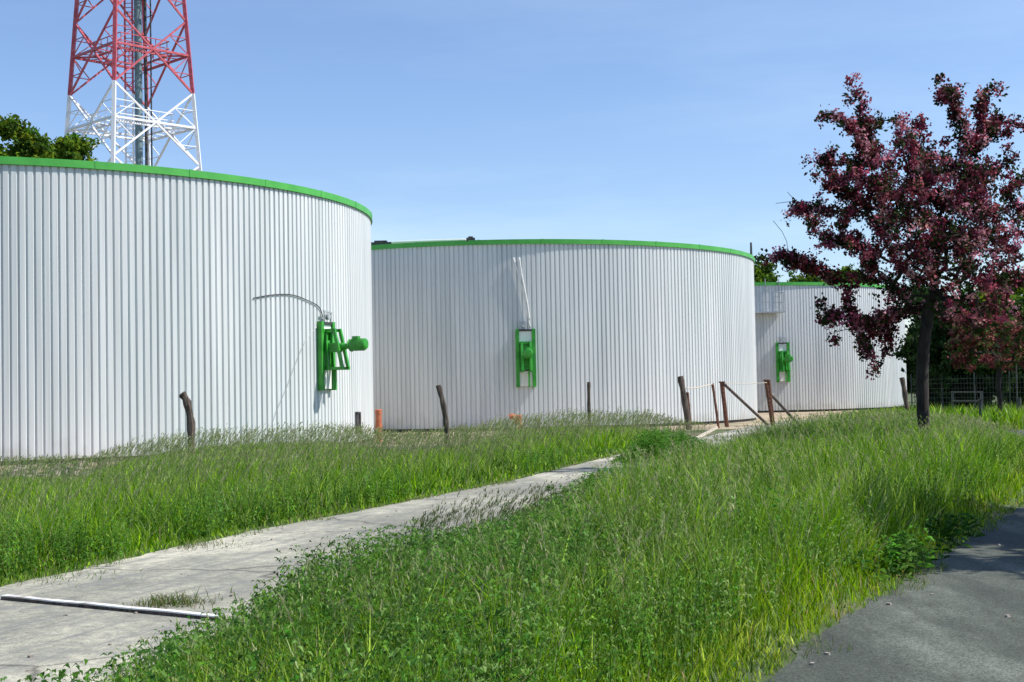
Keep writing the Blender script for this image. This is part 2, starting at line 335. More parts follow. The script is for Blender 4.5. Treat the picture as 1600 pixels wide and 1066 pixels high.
for k, lab in ((1, 'large pale corrugated round tank nearest on the left, in front of the lattice mast'), (2, 'middle corrugated round tank with the two white ropes hanging on its wall'), (3, 'farthest corrugated round tank, partly hidden behind the dark pink tree')):
    t = empty('storage_tank', TK[k], 0.013 * k, lab, 'tank', 'green-rimmed corrugated tanks')
    for nm, me in (('wall', wm), ('rim_band', rm), ('base_skirt', km), ('roof', dm)):
        o = bpy.data.objects.new(nm, me); C.objects.link(o); o.parent = t
    tank[k] = t
def wall_hit(k, px, py):              # point on the tank wall seen at a photo pixel
    r = ray(px, py); c = TK[k]; d = Vector((r.x, r.y)); o = -Vector((c.x, c.y)); A = d.dot(d); B = 2 * d.dot(o); Q = o.dot(o) - R_ * R_
    s = (-B - math.sqrt(max(B * B - 4 * A * Q, 0))) / (2 * A); p = Vector((0, 0, HC)) + r * s
    n = Vector((p.x - c.x, p.y - c.y, 0)).normalized(); return p, n
def child_of(o, t):
    o.parent = t; o.matrix_parent_inverse = Matrix.Identity(4)

def agitator(k, px, py_bot, hr=2.26):
    """through-wall stirring unit: local x along the wall, -y outwards, z up"""
    p, n = wall_hit(k, px, py_bot); tx = Vector((0, 0, 1)).cross(n); rz = math.atan2(tx.y, tx.x)
    t = tank[k]
    mb = MB(); mb.box((0, -.07, 1.22), (.50, .06, 1.06)); mb.box((0, -.12, .72), (.6, .1, .09)); mb.box((0, -.12, 1.72), (.6, .1, .09))
    mb.tube([(0, -.09, 1.25), (0, -.17, 1.25)], .19, 20)
    base = mb.build('agitator', M['green'])
    base.parent = t; base.rotation_euler = (0, 0, rz - t.rotation_euler.z)
    q = p - t.location; c, s = math.cos(-t.rotation_euler.z), math.sin(-t.rotation_euler.z)
    base.location = (q.x * c - q.y * s, q.x * s + q.y * c, q.z)
    for sx in (-1, 1):
        mb = MB(); mb.box((sx * .32, -.075, hr / 2), (.10, .15, hr)); mb.box((sx * .32, -.155, hr / 2), (.14, .012, hr)); mb.build('guide_rail', M['green'], base)
    mb = MB(); mb.box((0, -.10, hr - .05), (.54, .1, .07)); mb.build('cross_bar', M['dark'], base)
    for z, h in (((hr - .09 + 1.765) / 2, hr - .09 - 1.765), (.33, .58)):
        mb = MB(); mb.box((0, -.075, z), (.50, .06, h)); mb.build('cover_plate', M['whitepanel'], base)
    for sx in (-.17, .17):
        mb = MB(); w_ = .085
        mb.bar((sx, -.13, 1.72), (sx, -.46, 1.72), w_); mb.bar((sx, -.44, 1.76), (sx, -.70, .62), w_); mb.bar((sx, -.13, .62), (sx, -.74, .62), w_)
        mb.bar((sx, -.15, 1.68), (sx, -.22, .66), .07)
        mb.build('bracket', M['green'], base)
    mb = MB(); mb.box((0, -.36, 1.22), (.26, .34, .26)); mb.tube([(0, -.2, 1.22), (0, -.62, 1.24), (0, -.76, 1.25), (0, -.86, 1.26)], [.14, .12, .08, .08], 16)
    mb.build('gearbox', M['green'], base)
    mb = MB(); mb.tube([(0, -.84, 1.26), (0, -.88, 1.27), (0, -.90, 1.27), (0, -1.34, 1.30), (0, -1.38, 1.30), (0, -1.40, 1.30)], [.15, .19, .165, .165, .15, .09], 20)
    for a in range(18):
        th = a / 18 * 2 * math.pi; mb.box((.17 * math.cos(th), -1.12, 1.285 + .17 * math.sin(th)), (.016, .4, .016))
    mb.box((0, -1.06, 1.48), (.16, .18, .10))
    mb.build('motor', M['green'], base)
    mb = MB(); mb.bar((-.2, -.15, hr), (-.2, -.15, hr + .32), .035); mb.bar((.12, -.18, hr), (.12, -.18, hr + .26), .035); mb.bar((-.25, -.15, hr + .3), (.16, -.18, hr + .25), .04)
    mb.tube([(-.05, -.22, hr + .14), (-.05, -.12, hr + .14)], .09, 14); mb.build('winch', M['galv'], base)
    mb = MB(); mb.bar((.1, -.3, .6), (.1, -.3, .0), .07); mb.build('support_leg', M['green'], base)
    return base
ag1 = agitator(1, 507, 610, 1.98); ag2 = agitator(2, 822, 605); ag3 = agitator(3, 1223, 597)

# small dark hatch low on the near tank
p, n = wall_hit(1, 558, 679)
mb = MB(); mb.box((0, -.02, .36), (.36, .06, .66)); mb.box((.14, -.06, .36), (.05, .04, .62)); mb.box((0, -.06, .66), (.32, .04, .05))
h = mb.build('hatch', M['dark'], tank[1]); tx = Vector((0, 0, 1)).cross(n); t = tank[1]
q = p - t.location; a = -t.rotation_euler.z; h.location = (q.x * math.cos(a) - q.y * math.sin(a), q.x * math.sin(a) + q.y * math.cos(a), q.z); h.rotation_euler = (0, 0, math.atan2(tx.y, tx.x) + a)

def on_tank(k, pts, off):             # polyline lying off the wall at photo pixels
    out = []
    for px, py in pts:
        p, n = wall_hit(k, px, py); out.append(p + n * off)
    return out
def smooth_line(pts, n=6):
    pts = [Vector(p) for p in pts]; out = []
    for i in range(len(pts) - 1):
        p0, p1, p2, p3 = pts[max(i - 1, 0)], pts[i], pts[i + 1], pts[min(i + 2, len(pts) - 1)]
        for k in range(n):
            t = k / n; out.append(.5 * ((2 * p1) + (p2 - p0) * t + (2 * p0 - 5 * p1 + 4 * p2 - p3) * t * t + (3 * p1 - p0 - 3 * p2 + p3) * t ** 3))
    return out + [pts[-1]]
def wire(name, pts, r, m_, label, cat, group=None):
    mb = MB(); mb.tube(smooth_line(pts), r, 6); return tag(mb.build(name, m_, smooth=True), label, cat, group)
wire('cable', on_tank(1, [(395, 466), (425, 461), (455, 461), (480, 470), (497, 480), (503, 496)], .03), .014, M['cable'], 'black cable arching left from the agitator top on the near tank', 'cable')
wire('control_line', on_tank(1, [(499, 505), (478, 530), (462, 565), (447, 605), (430, 645), (424, 665)], .03), .007, M['galv'], 'thin grey line drooping down the near tank wall below the black cable', 'line')
wire('rope', on_tank(2, [(802, 403), (812, 437), (822, 478), (828, 512)], .05), .028, M['rope'], 'white rope reaching the rim farther left, on the middle tank wall', 'rope', 'white ropes on the middle tank')
wire('rope', on_tank(2, [(811, 403), (816, 435), (823, 470), (827, 500)], .07), .028, M['rope'], 'white rope on the middle tank wall, the right one of the pair', 'rope', 'white ropes on the middle tank')

# things on the middle tank's rim
def add_part(k, o):
    t = tank[k]; o.parent = t; o.matrix_parent_inverse = t.matrix_basis.inverted()
bpy.context.view_layer.update()
p = P(1160, 396, 62); mb = MB(); q = p.copy(); mb.tube([(p.x, p.y, H_ - .1), (p.x, p.y, H_ + .95)], [.05, .035], 8)
dq = Vector((p.x, p.y, 0)) - TK[2]; p2 = TK[2] + dq.normalized() * (R_ - .1)
mb = MB(); mb.tube([(p2.x, p2.y, H_ - .05), (p2.x, p2.y, H_ + .72)], [.06, .045], 8); add_part(2, mb.build('vent_pipe', M['dark']))
p, n = wall_hit(2, 735, 377); p = p - n * .1
mb = MB(); mb.box((p.x, p.y, H_ + .03), (.34, .3, .14)); mb.tube([(p.x, p.y, H_ + .1), (p.x, p.y, H_ + .16)], .1, 10); add_part(2, mb.build('rim_fitting', M['dark']))
p, n = wall_hit(2, 604, 384); p = p - n * .3
mb = MB(); mb.box((p.x - .4, p.y + .4, H_ + .06), (.9, .5, .16)); mb.box((p.x - .4, p.y + .4, H_ + .17), (.5, .4, .08)); add_part(2, mb.build('roof_box', M['dark']))
pts = []
for px in range(606, 730, 10):
    p, n = wall_hit(2, px, 380); p = p - n * .35; pts.append((p.x, p.y, H_ + .10 - .0003 * (px - 606)))
mb = MB(); mb.tube(pts, .05, 8); add_part(2, mb.build('roof_pipe', M['whitepanel']))
# service cage at top of the far tank
pc, n = wall_hit(3, 1196, 470); tx = Vector((0, 0, 1)).cross(n); o0 = pc + n * .5
rot = Matrix((tx, -n, Vector((0, 0, 1)))).transposed()
L = lambda x, y, z: Vector((pc.x, pc.y, 0)) + tx * x + n * y + Vector((0, 0, z))
mb = MB()
zf = H_ - 1.75
mb.box(L(0, .45, zf), (1.7, .9, .08), rot)
for x in (-.8, 0, .8):
    mb.bar(L(x, .88, zf), L(x, .88, zf + 1.1), .04)
    mb.bar(L(x, .05, zf), L(x, .05, H_ + .2), .04)
for z in (.55, 1.1): mb.bar(L(-.82, .88, zf + z), L(.82, .88, zf + z), .035)
for sx in (-.82, .82):
    for z in (.55, 1.1): mb.bar(L(sx, .88, zf + z), L(sx, .05, zf + z), .035)
for i in range(6): mb.bar(L(.35, .2, zf + .3 * i), L(.75, .2, zf + .3 * i), .03)
add_part(3, mb.build('service_platform', M['galv']))

# ---------------------------------------------------------------- orange pipes
def pipe(px, py, Yd, h, r, label, bend=False):
    p = P(px, py, Yd); p.z = 0; t = empty('drain_pipe', p, 0, label, 'pipe')
    mb = MB(); mb.tube([(0, 0, -.05), (0, 0, h)], r, 16); mb.tube([(0, 0, .5 * h), (0, 0, .5 * h + .12)], r * 1.15, 16)
    mb.build('pipe', M['orange'], t, smooth=False)
    mb = MB(); mb.tube([(0, 0, h - .02), (0, 0, h + .1), (0, 0, h + .12)], [r * 1.12, r * 1.12, r * .9], 16)
    if bend: mb.tube([(-.02, 0, h), (-.25, -.02, h + .08), (-.33, -.02, h + .05)], [r, r * .9, r * .9], 12)
    mb.build('cap', M['orange'], t)
pipe(592, 690, 41.5, .95, .10, 'upright orange plastic pipe standing by the near tank')
pipe(810, 668, 50.5, .52, .12, 'short orange pipe stub with an elbow in front of the middle tank', True)

# ---------------------------------------------------------------- fence posts and gate
def post(pts, Yd, r, label, m_='wood', group='leaning wooden fence posts', sink=.4):
    ws = [P(px, py, Yd) for px, py in pts]; bot = ws[-1].copy(); d = (ws[-1] - ws[-2]).normalized()
    if bot.z > -.1: ws.append(bot + d * ((bot.z + .15) / max(-d.z, .3)))
    rr = [r * (1.05 - .1 * i / len(ws)) if i else r * .95 for i in range(len(ws))]
    sl = smooth_line(ws, 4); mb = MB(); mb.tube(sl, [r * (1 + .12 * math.sin(i * 1.7)) for i in range(len(sl))], 9, wob=.18)
    return tag(mb.build('fence_post', M[m_]), label, 'post', group)
post([(284, 615), (292, 628), (298, 660), (299, 712)], 30, .085, 'crooked dark post with a bent top in front of the near tank')
post([(685, 602), (692, 630), (697, 660), (700, 702)], 35, .07, 'leaning slim dark post before the gap between near and middle tank')
post([(920, 597), (920, 630), (921, 665)], 44, .055, 'straight thin post standing in grass before the middle of the middle tank')
post([(1063, 588), (1070, 628), (1077, 674)], 49.2, .11, 'thick dark leaning post left of the driveway gate', 'wood')
post([(1074, 613), (1076, 632), (1078, 655)], 49.4, .05, 'short stub post touching the thick post left of the gate', 'rust')
post([(1113, 599), (1118, 632), (1123, 672)], 50.5, .05, 'thin rusty rod-like post in the gateway opening', 'rust')
post([(1409, 590), (1413, 612), (1417, 640)], 56, .10, 'tilted dark post beside the right edge of the far tank')
def gatepost(base, top, Yd, brace_to, br_from, label, twin=None):
    b0, t0 = P(*base, Yd), P(*top, Yd); t = empty('gate_post', (b0.x, b0.y, 0), 0, label, 'gate post', 'rusty braced gate posts')
    o = Vector((b0.x, b0.y, 0)); mb = MB(); d = b0 - t0; e = b0 + d.normalized() * (b0.z + .1)
    mb.tube([t0 - o, (t0 + e) / 2 - o, e - o], .085, 10); mb.box(t0 - o + Vector((0, 0, .02)), (.22, .2, .05)); mb.build('upright', M['rust'], t)
    if twin:
        t1, b1 = P(*twin[0], Yd), P(*twin[1], Yd); e1 = b1 + (b1 - t1).normalized() * (max(b1.z, 0) + .1); mb = MB(); mb.tube([t1 - o, e1 - o], .07, 10); mb.build('upright', M['rust'], t)
    a = P(*br_from, Yd); c = P(*brace_to, Yd + .5); c.z = max(c.z, -.05); c = a + (c - a) * 1.12; mb = MB(); mb.tube([a - o, c - o], .055, 8); mb.build('brace', M['wood'], t)
gatepost((1136, 668), (1128, 598), 51.5, (1192, 657), (1130, 599), 'rusty gate post with a long brace against the middle tank')
gatepost((1206, 655), (1197, 595), 52.5, (1240, 655), (1204, 616), 'double rusty gate post with a short brace before the far tank', ((1201, 594), (1208, 660)))
wire('barrier_tape', [P(1072, 607, 49.3), P(1090, 606, 49.8), P(1113, 600, 50.4)], .02, M['cream'], 'pale tape sagging from the thick post to the thin rod post', 'tape')
wire('string', [P(1132, 599, 51.4), P(1165, 600, 52), P(1198, 598, 52.4)], .013, M['cream'], 'pale cord stretched between the two rusty gate posts', 'string')
a, b_ = P(1088, 687, 46), G(1088, 687); c = G(1121, 669)
mb = MB(); a = G(1088, 687); d = c - a
for i in range(9):
    p = a + d * (i / 9); q = a + d * ((i + .93) / 9); mb.bar((p.x, p.y, .04), (q.x, q.y, .03), .09, .07)
tag(mb.build('kerb_edge', M['cream']), 'pale kerb stones along the driveway just before the gate', 'kerb')

# plank on the driveway
a, b_ = G(6, 938), G(346, 971); d = b_ - a; L_ = d.length
mb = MB(); seg = 14
for i in range(seg):
    t0, t1 = i / seg, (i + 1) / seg; h0, h1 = .018 + .002 * math.sin(i * 1.3), .018 + .002 * math.sin(i * 1.3 + 1.3)
    mb.cur = 1; mb.bar((d * t0) + Vector((0, 0, h0)), (d * t1) + Vector((0, 0, h1)), .055, .032)  # dark wood colour stands in for shade on the plank's sides
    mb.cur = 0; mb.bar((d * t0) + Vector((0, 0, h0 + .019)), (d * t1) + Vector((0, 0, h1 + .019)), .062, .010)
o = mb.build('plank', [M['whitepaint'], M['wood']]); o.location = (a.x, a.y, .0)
tag(o, 'long chipped white plank, shade painted dark on its sides, lying across the concrete driveway', 'plank')

# ---------------------------------------------------------------- lattice mast
MC = P(206, 247, 100); MC.z = 0
vd = MC.normalized(); vl = Vector((vd.y, -vd.x, 0))
dirs = [(vl * a + vd * b).normalized() for a, b in ((-28, -106), (106, -28), (28, 106), (-106, 28))]  # front, right, back, left
rd = lambda z: 5.05 - .083 * (z - 18.6)
zA = P(179, 124, 95).z; BAY = 5.45
lv = [zA + BAY * k for k in range(-4, 6)]; lv = [0.0] + [z for z in lv if z > 1.0]
K = lambda i, z: dirs[i] * rd(z) + Vector((0, 0, z))
isred = lambda z: (math.floor((z - zA) / (2 * BAY) + 1e-4) % 2) == 0
mast = empty('lattice_mast', MC, 0, 'tall red and white steel lattice mast behind the near tank', 'mast')
def cut(mb, a, b, w_, n=None):        # bar split at colour bands
    a = Vector(a); b = Vector(b); zs = [0.0, 1.0]
    for k in range(-3, 5):
        zc = zA + 2 * BAY * k
        if min(a.z, b.z) < zc < max(a.z, b.z): zs.append((zc - a.z) / (b.z - a.z))
    zs.sort()
    for s0, s1 in zip(zs[:-1], zs[1:]):
        if s1 - s0 < 1e-4: continue
        p, q = a.lerp(b, s0), a.lerp(b, s1); mb.cur = 0 if isred((p.z + q.z) / 2) else 1; mb.bar(p, q, w_)
MM = [M['red'], M['mwhite'], M['galv']]
for i in range(4):
    mb = MB(); cut(mb, K(i, 0), K(i, lv[-1]), .26); mb.build('leg', MM, mast)
for b_i in range(len(lv) - 1):
    z0, z1 = lv[b_i], lv[b_i + 1]; 
    for i in range(4):
        j = (i + 1) % 4; mb = MB(); A0, A1, B0, B1 = K(i, z0), K(i, z1), K(j, z0), K(j, z1)
        cut(mb, A0, B1, .125); cut(mb, B0, A1, .125)
        w0, w1 = (A0 - B0).length, (A1 - B1).length; tc = w0 / (w0 + w1); X_ = A0.lerp(B1, tc); zm = X_.z
        Am, Bm = K(i, zm), K(j, zm); cut(mb, Am, Bm, .11)
        for (p0, p1, lg0, lg1) in ((A0, X_, A0, Am), (X_, A1, Am, A1), (B0, X_, B0, Bm), (X_, B1, Bm, B1)):
            h_ = p0.lerp(p1, .5); g_ = lg0.lerp(lg1, .5); cut(mb, h_, g_, .06); cut(mb, h_, (Am if lg0 in (A0,) or lg1 is A1 else Bm), .06)
        mb.build('bracing', MM, mast)
    # platform at the crossing level
    mb = MB(); mb.cur = 0 if isred(zm) else 1
    cs = [K(i, zm) * 1.0 for i in range(4)]
    ctr = Vector((0, 0, zm))
    for i in range(4):
        a, b = cs[i], cs[(i + 1) % 4]; mb.bar(a, b, .16)
        ai, bi = ctr.lerp(a, .62), ctr.lerp(b, .62); mb.bar(ai, bi, .12); mb.bar(a, ai, .12)
        for k in range(1, 5):
            mb.bar(a.lerp(b, k / 5), ai.lerp(bi, k / 5), .06)
        for hh in (.55, 1.1): mb.bar(ai.lerp(a, .1) + Vector((0, 0, hh)), bi.lerp(b, .1) + Vector((0, 0, hh)), .06)
        for k in range(4): p = ai.lerp(bi, k / 4); mb.bar(p, p + Vector((0, 0, 1.1)), .05)
    mb.cur = 2
    for i in range(4):                 # grating, open in the middle
        a, b = cs[i], cs[(i + 1) % 4]; ai, bi = ctr.lerp(a, .62), ctr.lerp(b, .62)
        vv = [v + Vector((0, 0, .09)) for v in (ai.lerp(a, .1), bi.lerp(b, .1), bi, ai)]; vv += [v + Vector((0, 0, .03)) for v in vv]
        for k in range(0, 12): mb.bar(vv[0].lerp(vv[1], k / 22), vv[3].lerp(vv[2], k / 22), .05)
    mb.build('platform', MM, mast)
mb = MB(); zt = lv[-1]
c0 = dirs[1] * .62 + dirs[0] * .3
mb.tube([c0 + Vector((0, 0, 0)), c0 + Vector((0, 0, zt))], .28, 16); mb.build('waveguide_duct', M['duct'], mast)
mb = MB(); c1 = dirs[3] * .05 + dirs[0] * .4
for s in (-.28, .28): cut(mb, c1 + dirs[1] * s, c1 + dirs[1] * s + Vector((0, 0, zt)), .12)
z = .3
while z < zt: mb.cur = 0 if isred(z) else 1; mb.bar(c1 + dirs[1] * -.28 + Vector((0, 0, z)), c1 + dirs[1] * .28 + Vector((0, 0, z)), .05); z += .33
mb.build('ladder', MM, mast)
mb = MB(); c2 = dirs[1] * 1.15 + dirs[0] * .25
mb.tube([c2, c2 + Vector((0, 0, zt))], .11, 8); mb.tube([c2 + dirs[1] * .4, c2 + dirs[1] * .4 + Vector((0, 0, zt))], .06, 8); mb.build('feeder_cable', M['dark'], mast)

# ---------------------------------------------------------------- foliage makers
def quads(cent, size, col, aspect=1.0, fold=.25, upbias=.0):
    n = len(cent); d = rng.normal(size=(n, 3)); d[:, 2] += upbias; d /= np.linalg.norm(d, axis=1)[:, None]
    e = rng.normal(size=(n, 3)); e -= d * (e * d).sum(1)[:, None]; e /= np.linalg.norm(e, axis=1)[:, None]; nn = np.cross(d, e)
    s = size[:, None] if hasattr(size, '__len__') else size
    a = e * s; b_ = d * s * aspect if False else nn * s * aspect
    v0 = cent - a; v1 = cent + b_ + d * s * fold; v2 = cent + a; v3 = cent - b_ + d * s * fold
    V = np.stack([v0, v1, v2, v3], 1).reshape(-1, 3); F = np.arange(4 * n).reshape(-1, 4)
    return V, F, np.repeat(col, 4, 0)
def grow(root, targets, step=.35, jit=.05):
    """branch skeleton: root = list of trunk points; each target joins the nearest node so far"""
    pts = [np.array(p, float) for p in root]; par = [-1] + list(range(len(root) - 1))
    fork = pts[-1]
    T = sorted([np.array(t, float) for t in targets], key=lambda t: np.linalg.norm(t - fork))
    tips = []
    first = max(1, int(len(root) * .55))
    for t in T:
        A = np.array(pts[first:]); dd = np.linalg.norm(A - t, axis=1) + .25 * np.abs(np.minimum(t[2] - A[:, 2], 0)) + .35 * np.linalg.norm(A - fork, axis=1)
        k = int(np.argmin(dd)) + first; a = pts[k]; L = np.linalg.norm(t - a); n = max(1, int(L / step)); last = k
        for q in range(1, n + 1):
            s = q / n; p = a + (t - a) * s; p = p + rng.normal(0, jit, 3) * (q < n) + np.array([0, 0, .10 * L * math.sin(math.pi * s) * .6])
            pts.append(p); par.append(last); last = len(pts) - 1
        tips.append(last)
    return pts, par, tips
def tree_mesh(name, pts, par, m_, parent, rtip=.008, rbase=.14, org=(0, 0, 0), e=2.3):
    n = len(pts); w_ = np.zeros(n); ch = [[] for _ in range(n)]
    for i, p in enumerate(par):
        if p >= 0: ch[p].append(i)
    for i in range(n - 1, -1, -1):
        w_[i] = 1 if not ch[i] else w_[i] + 0
        if par[i] >= 0: w_[par[i]] += w_[i]
    # parents precede children by construction
    r = rtip * w_ ** (1 / e); r = rtip + (r - rtip) * (rbase - rtip) / max(r[0] - rtip, 1e-6)
    V = []; F = []; O = np.array(org)
    for i, p in enumerate(par):
        if p < 0: continue
        a, b = pts[p] - O, pts[i] - O; d = b - a; L = np.linalg.norm(d)
        if L < 1e-5: continue
        d /= L; x = np.cross(d, [0.3, .2, .93]); x /= max(np.linalg.norm(x), 1e-6); y = np.cross(d, x)
        k = 10 if r[i] > .06 else (6 if r[i] > .02 else 4); th = np.arange(k) / k * 2 * math.pi
        ra = min(r[p], r[i] * 1.35) if p > len([0]) and len(ch[p]) > 1 else r[p]
        ring = lambda c, rr: c + (np.cos(th)[:, None] * x + np.sin(th)[:, None] * y) * rr
        o = len(V); V += list(ring(a - d * .2 * ra, ra)) + list(ring(b, r[i]))
        F += [(o + q, o + (q + 1) % k, o + k + (q + 1) % k, o + k + q) for q in range(k)]
    me = bpy.data.meshes.new(name); me.from_pydata([tuple(v) for v in V], [], F); me.polygons.foreach_set('use_smooth', [True] * len(F)); me.materials.append(m_); me.update()
    o = bpy.data.objects.new(name, me); C.objects.link(o); o.parent = parent; return o, r
def pick(cols, n, var=.25, p=None):
    c = np.array(cols)[rng.choice(len(cols), n, p=p)]; return np.clip(c * (1 + rng.normal(0, var, (n, 1))) * (1 + rng.normal(0, .07, (n, 3))), .003, 1)

def ellipsoid_pts(c, rad, n, hollow=.35, lump=.25):
    out = []; ph = rng.uniform(0, 6, 6)
    while len(out) < n:
        d = rng.normal(size=3); d /= np.linalg.norm(d); az = math.atan2(d[1], d[0])
        bump = 1 + lump * math.sin(3 * az + ph[0] + 2 * d[2]) * .5 + lump * math.sin(5 * d[2] + ph[1] + az) * .5 + rng.normal(0, .06)
        t = (hollow + (1 - hollow) * rng.random()) ** .6
        out.append(np.array(c) + d * np.array(rad) * t * bump)
    return out
def simple_tree(base, h, rad, cz, leafcols, label, cat='tree', name='tree', ntar=60, nclump=600, per=22, clump=.45, leaf=.11, rbase=.2, group=None, m_='leaf', lean=(0, 0), parts=('trunk', 'crown')):
    base = Vector(base); t = empty(name, base, 0, label, cat, group); B = np.array(base)
    c = B + np.array([lean[0], lean[1], cz]); fork_h = max(cz - rad[2] * .75, h * .12)
    root = [B + np.array([lean[0] * s, lean[1] * s, fork_h * s]) + rng.normal(0, .03, 3) * (s > 0) for s in np.linspace(0, 1, 6)]
    root[0][2] = -.1
    tg = ellipsoid_pts(c, rad, ntar)
    pts, par, tips = grow(root, tg, step=max(.4, rad[0] * .15), jit=.07 * rad[0] * .3)
    o, r = tree_mesh(parts[0], pts, par, M['bark'], t, .015, rbase, B)
    A = np.array(pts[len(root):]); tipA = np.array([pts[i] for i in tips])
    src = np.concatenate([tipA[rng.integers(len(tipA), size=int(nclump * .7))], A[rng.integers(len(A), size=int(nclump * .3))]])
    cc = src + rng.normal(0, clump * .55, src.shape); ccol = pick(leafcols, len(cc), .18)
    k = per; cent = np.repeat(cc, k, 0) + rng.normal(0, clump * .42, (len(cc) * k, 3)) * np.array([1, 1, .75])
    col = np.clip(np.repeat(ccol, k, 0) * (1 + rng.normal(0, .2, (len(cent), 1))), .003, 1)
    V, F, cl = quads(cent, leaf * rng.uniform(.6, 1.3, len(cent)), col, .6, upbias=.3)
    npmesh(parts[1], V - B, [F], M[m_], cl, t)
    return t

GR = [(.030, .075, .012), (.05, .11, .018), (.075, .14, .025), (.04, .085, .02)]
YG = [(.17, .25, .015), (.12, .20, .015), (.07, .14, .012)]
DG = [(.012, .03, .008), (.02, .045, .012), (.03, .065, .015)]

# ---------------------------------------------------------------- the dark pink hawthorn
TY = 26.0
tb = P(1447, 700, TY); tb.z = 0
ht = empty('hawthorn_tree', tb, 0, 'dark pink flowering hawthorn tree on the verge right of the far tank', 'tree', None)
hw = lambda px, py, dy=0.0: np.array(P(px, py, TY + dy))
tb_ = np.array([tb.x, tb.y, .0])
trunk = [tb_ + np.array([0, 0, -.1]), hw(1444, 690), hw(1442, 640), hw(1441, 590), hw(1443, 545), hw(1448, 510), hw(1450, 480)]
twigs = [(1212, 318, .2), (1208, 345, .4), (1230, 300, .1), (1222, 362, .3), (1245, 312, .5)]
arms = [(1335, 125, 0), (1343, 165, .1), (1352, 195, .2), (1290, 185, -.5), (1275, 245, .3), (1287, 292, -.6), (1248, 330, .2), (1195, 405, -.3), (1225, 400, -.1), (1242, 330, .8), (1290, 380, -.9), (1283, 470, .5), (1287, 495, .5), (1368, 575, -.4),
        (1322, 515, -.8), (1392, 545, .5), (1400, 185, .6), (1420, 200, -.5), (1470, 150, .2), (1495, 160, -.3), (1500, 140, .5), (1558, 135, .0), (1535, 150, 0), (1600, 195, .7), (1560, 185, .7), (1590, 235, -.6), (1640, 260, .2), (1670, 330, .5), (1655, 400, -.5),
        (1610, 440, -.6), (1300, 230, .5), (1325, 260, -1), (1270, 420, .9), (1240, 415, .3), (1350, 545, -.2), (1260, 345, -.5), (1320, 190, -.3), (1375, 190, .4), (1575, 205, -.2), (1440, 185, .8)]
tg = [hw(*a) for a in arms]
inner = []
while len(inner) < 600:
    a = rng.normal(size=3); a /= np.linalg.norm(a); t_ = rng.random() ** .45
    px, py, dy = 1462 + 165 * a[0] * t_, 338 + 148 * a[1] * t_, 2.1 * a[2] * t_
    if py > 400 and px < 1330 and rng.random() < .5: continue
    if py > 440 and 1425 < px < 1475: continue
    inner.append(hw(px, py, dy))
for k in range(26): inner.append(hw(rng.uniform(1300, 1420), rng.uniform(430, 520), rng.uniform(-1, 1)))
inner += [hw(*a) for a in twigs]
for k in range(60): inner.append(hw(rng.uniform(1462, 1575), rng.uniform(415, 505), rng.uniform(-1.2, 1.2)))
pts, par, tips = grow(trunk, tg + inner, step=.22, jit=.035)
o, r = tree_mesh('trunk', pts, par, M['bark'], ht, .005, .118, tb_, 2.05)
# low bare twigs on the left
PK = [(.22, .035, .065), (.38, .095, .135), (.58, .26, .31), (.12, .02, .035), (.06, .025, .02)]
cc = []; nchild = np.zeros(len(pts))
for i, p_ in enumerate(par):
    if p_ >= 0: nchild[p_] += 1
pp_ = np.array(pts); ppx, ppy = proj(pp_[:, 0], pp_[:, 1], pp_[:, 2])
for i in range(len(trunk), len(pts)):
    rr_ = r[i]
    if rr_ < .022:
        if (ppx[i] < 1268 and 285 < ppy[i] < 392) and rng.random() < .85: continue
        for q in range(2 if rng.random() < .4 else 1): cc.append(pts[i] + rng.normal(0, .075, 3))
for tp, tgt in ((t_, a_) for t_, a_ in zip(tips, sorted(tg + inner, key=lambda t: np.linalg.norm(np.array(t) - trunk[-1])))):
    if any(np.allclose(tgt, q_) for q_ in tg):
        i_ = tp; acc = 0
        while acc < 1.25 and par[i_] > 0:
            a_, b_2 = pts[i_], pts[par[i_]]; L_2 = np.linalg.norm(a_ - b_2)
            for q in range(1 + int(L_2 / .08)): cc.append(a_ + (b_2 - a_) * rng.random() + rng.normal(0, .035 + .03 * acc, 3))
            acc += L_2; i_ = par[i_]
cc = np.array(cc)
upx, upy = proj(cc[:, 0], cc[:, 1], cc[:, 2])
ex = np.concatenate([cc[rng.integers(len(cc), size=250)] + rng.normal(0, .12, (250, 3))])
cc = np.concatenate([cc, ex]); kk = 30
kind_ = rng.random(len(cc)) < .72
bc = cc[kind_]; cent = np.repeat(bc, kk, 0) + rng.normal(0, .055, (len(bc) * kk, 3))
ccol = pick(PK, len(bc), .3, [.26, .31, .24, .12, .07]); col = np.clip(np.repeat(ccol, kk, 0) * (1 + rng.normal(0, .25, (len(cent), 1))), .004, 1)
V, F, cl = quads(cent, rng.uniform(.018, .038, len(cent)), col, .9)
npmesh('blossom', V - tb_, [F], M['blossom'], cl, ht)
lc = np.concatenate([cc[~kind_], cc[rng.integers(len(cc), size=len(cc) * 4 // 10)]]); cent = np.repeat(lc, 14, 0) + rng.normal(0, .06, (len(lc) * 14, 3))
ccol = pick([(.02, .035, .012), (.03, .05, .016), (.045, .03, .018), (.05, .08, .02)], len(lc), .25, [.35, .3, .25, .1]); col = np.clip(np.repeat(ccol, 14, 0) * (1 + rng.normal(0, .2, (len(cent), 1))), .004, 1)
V, F, cl = quads(cent, rng.uniform(.026, .055, len(cent)), col, .65)
npmesh('leaves', V - tb_, [F], M['leaf'], cl, ht)

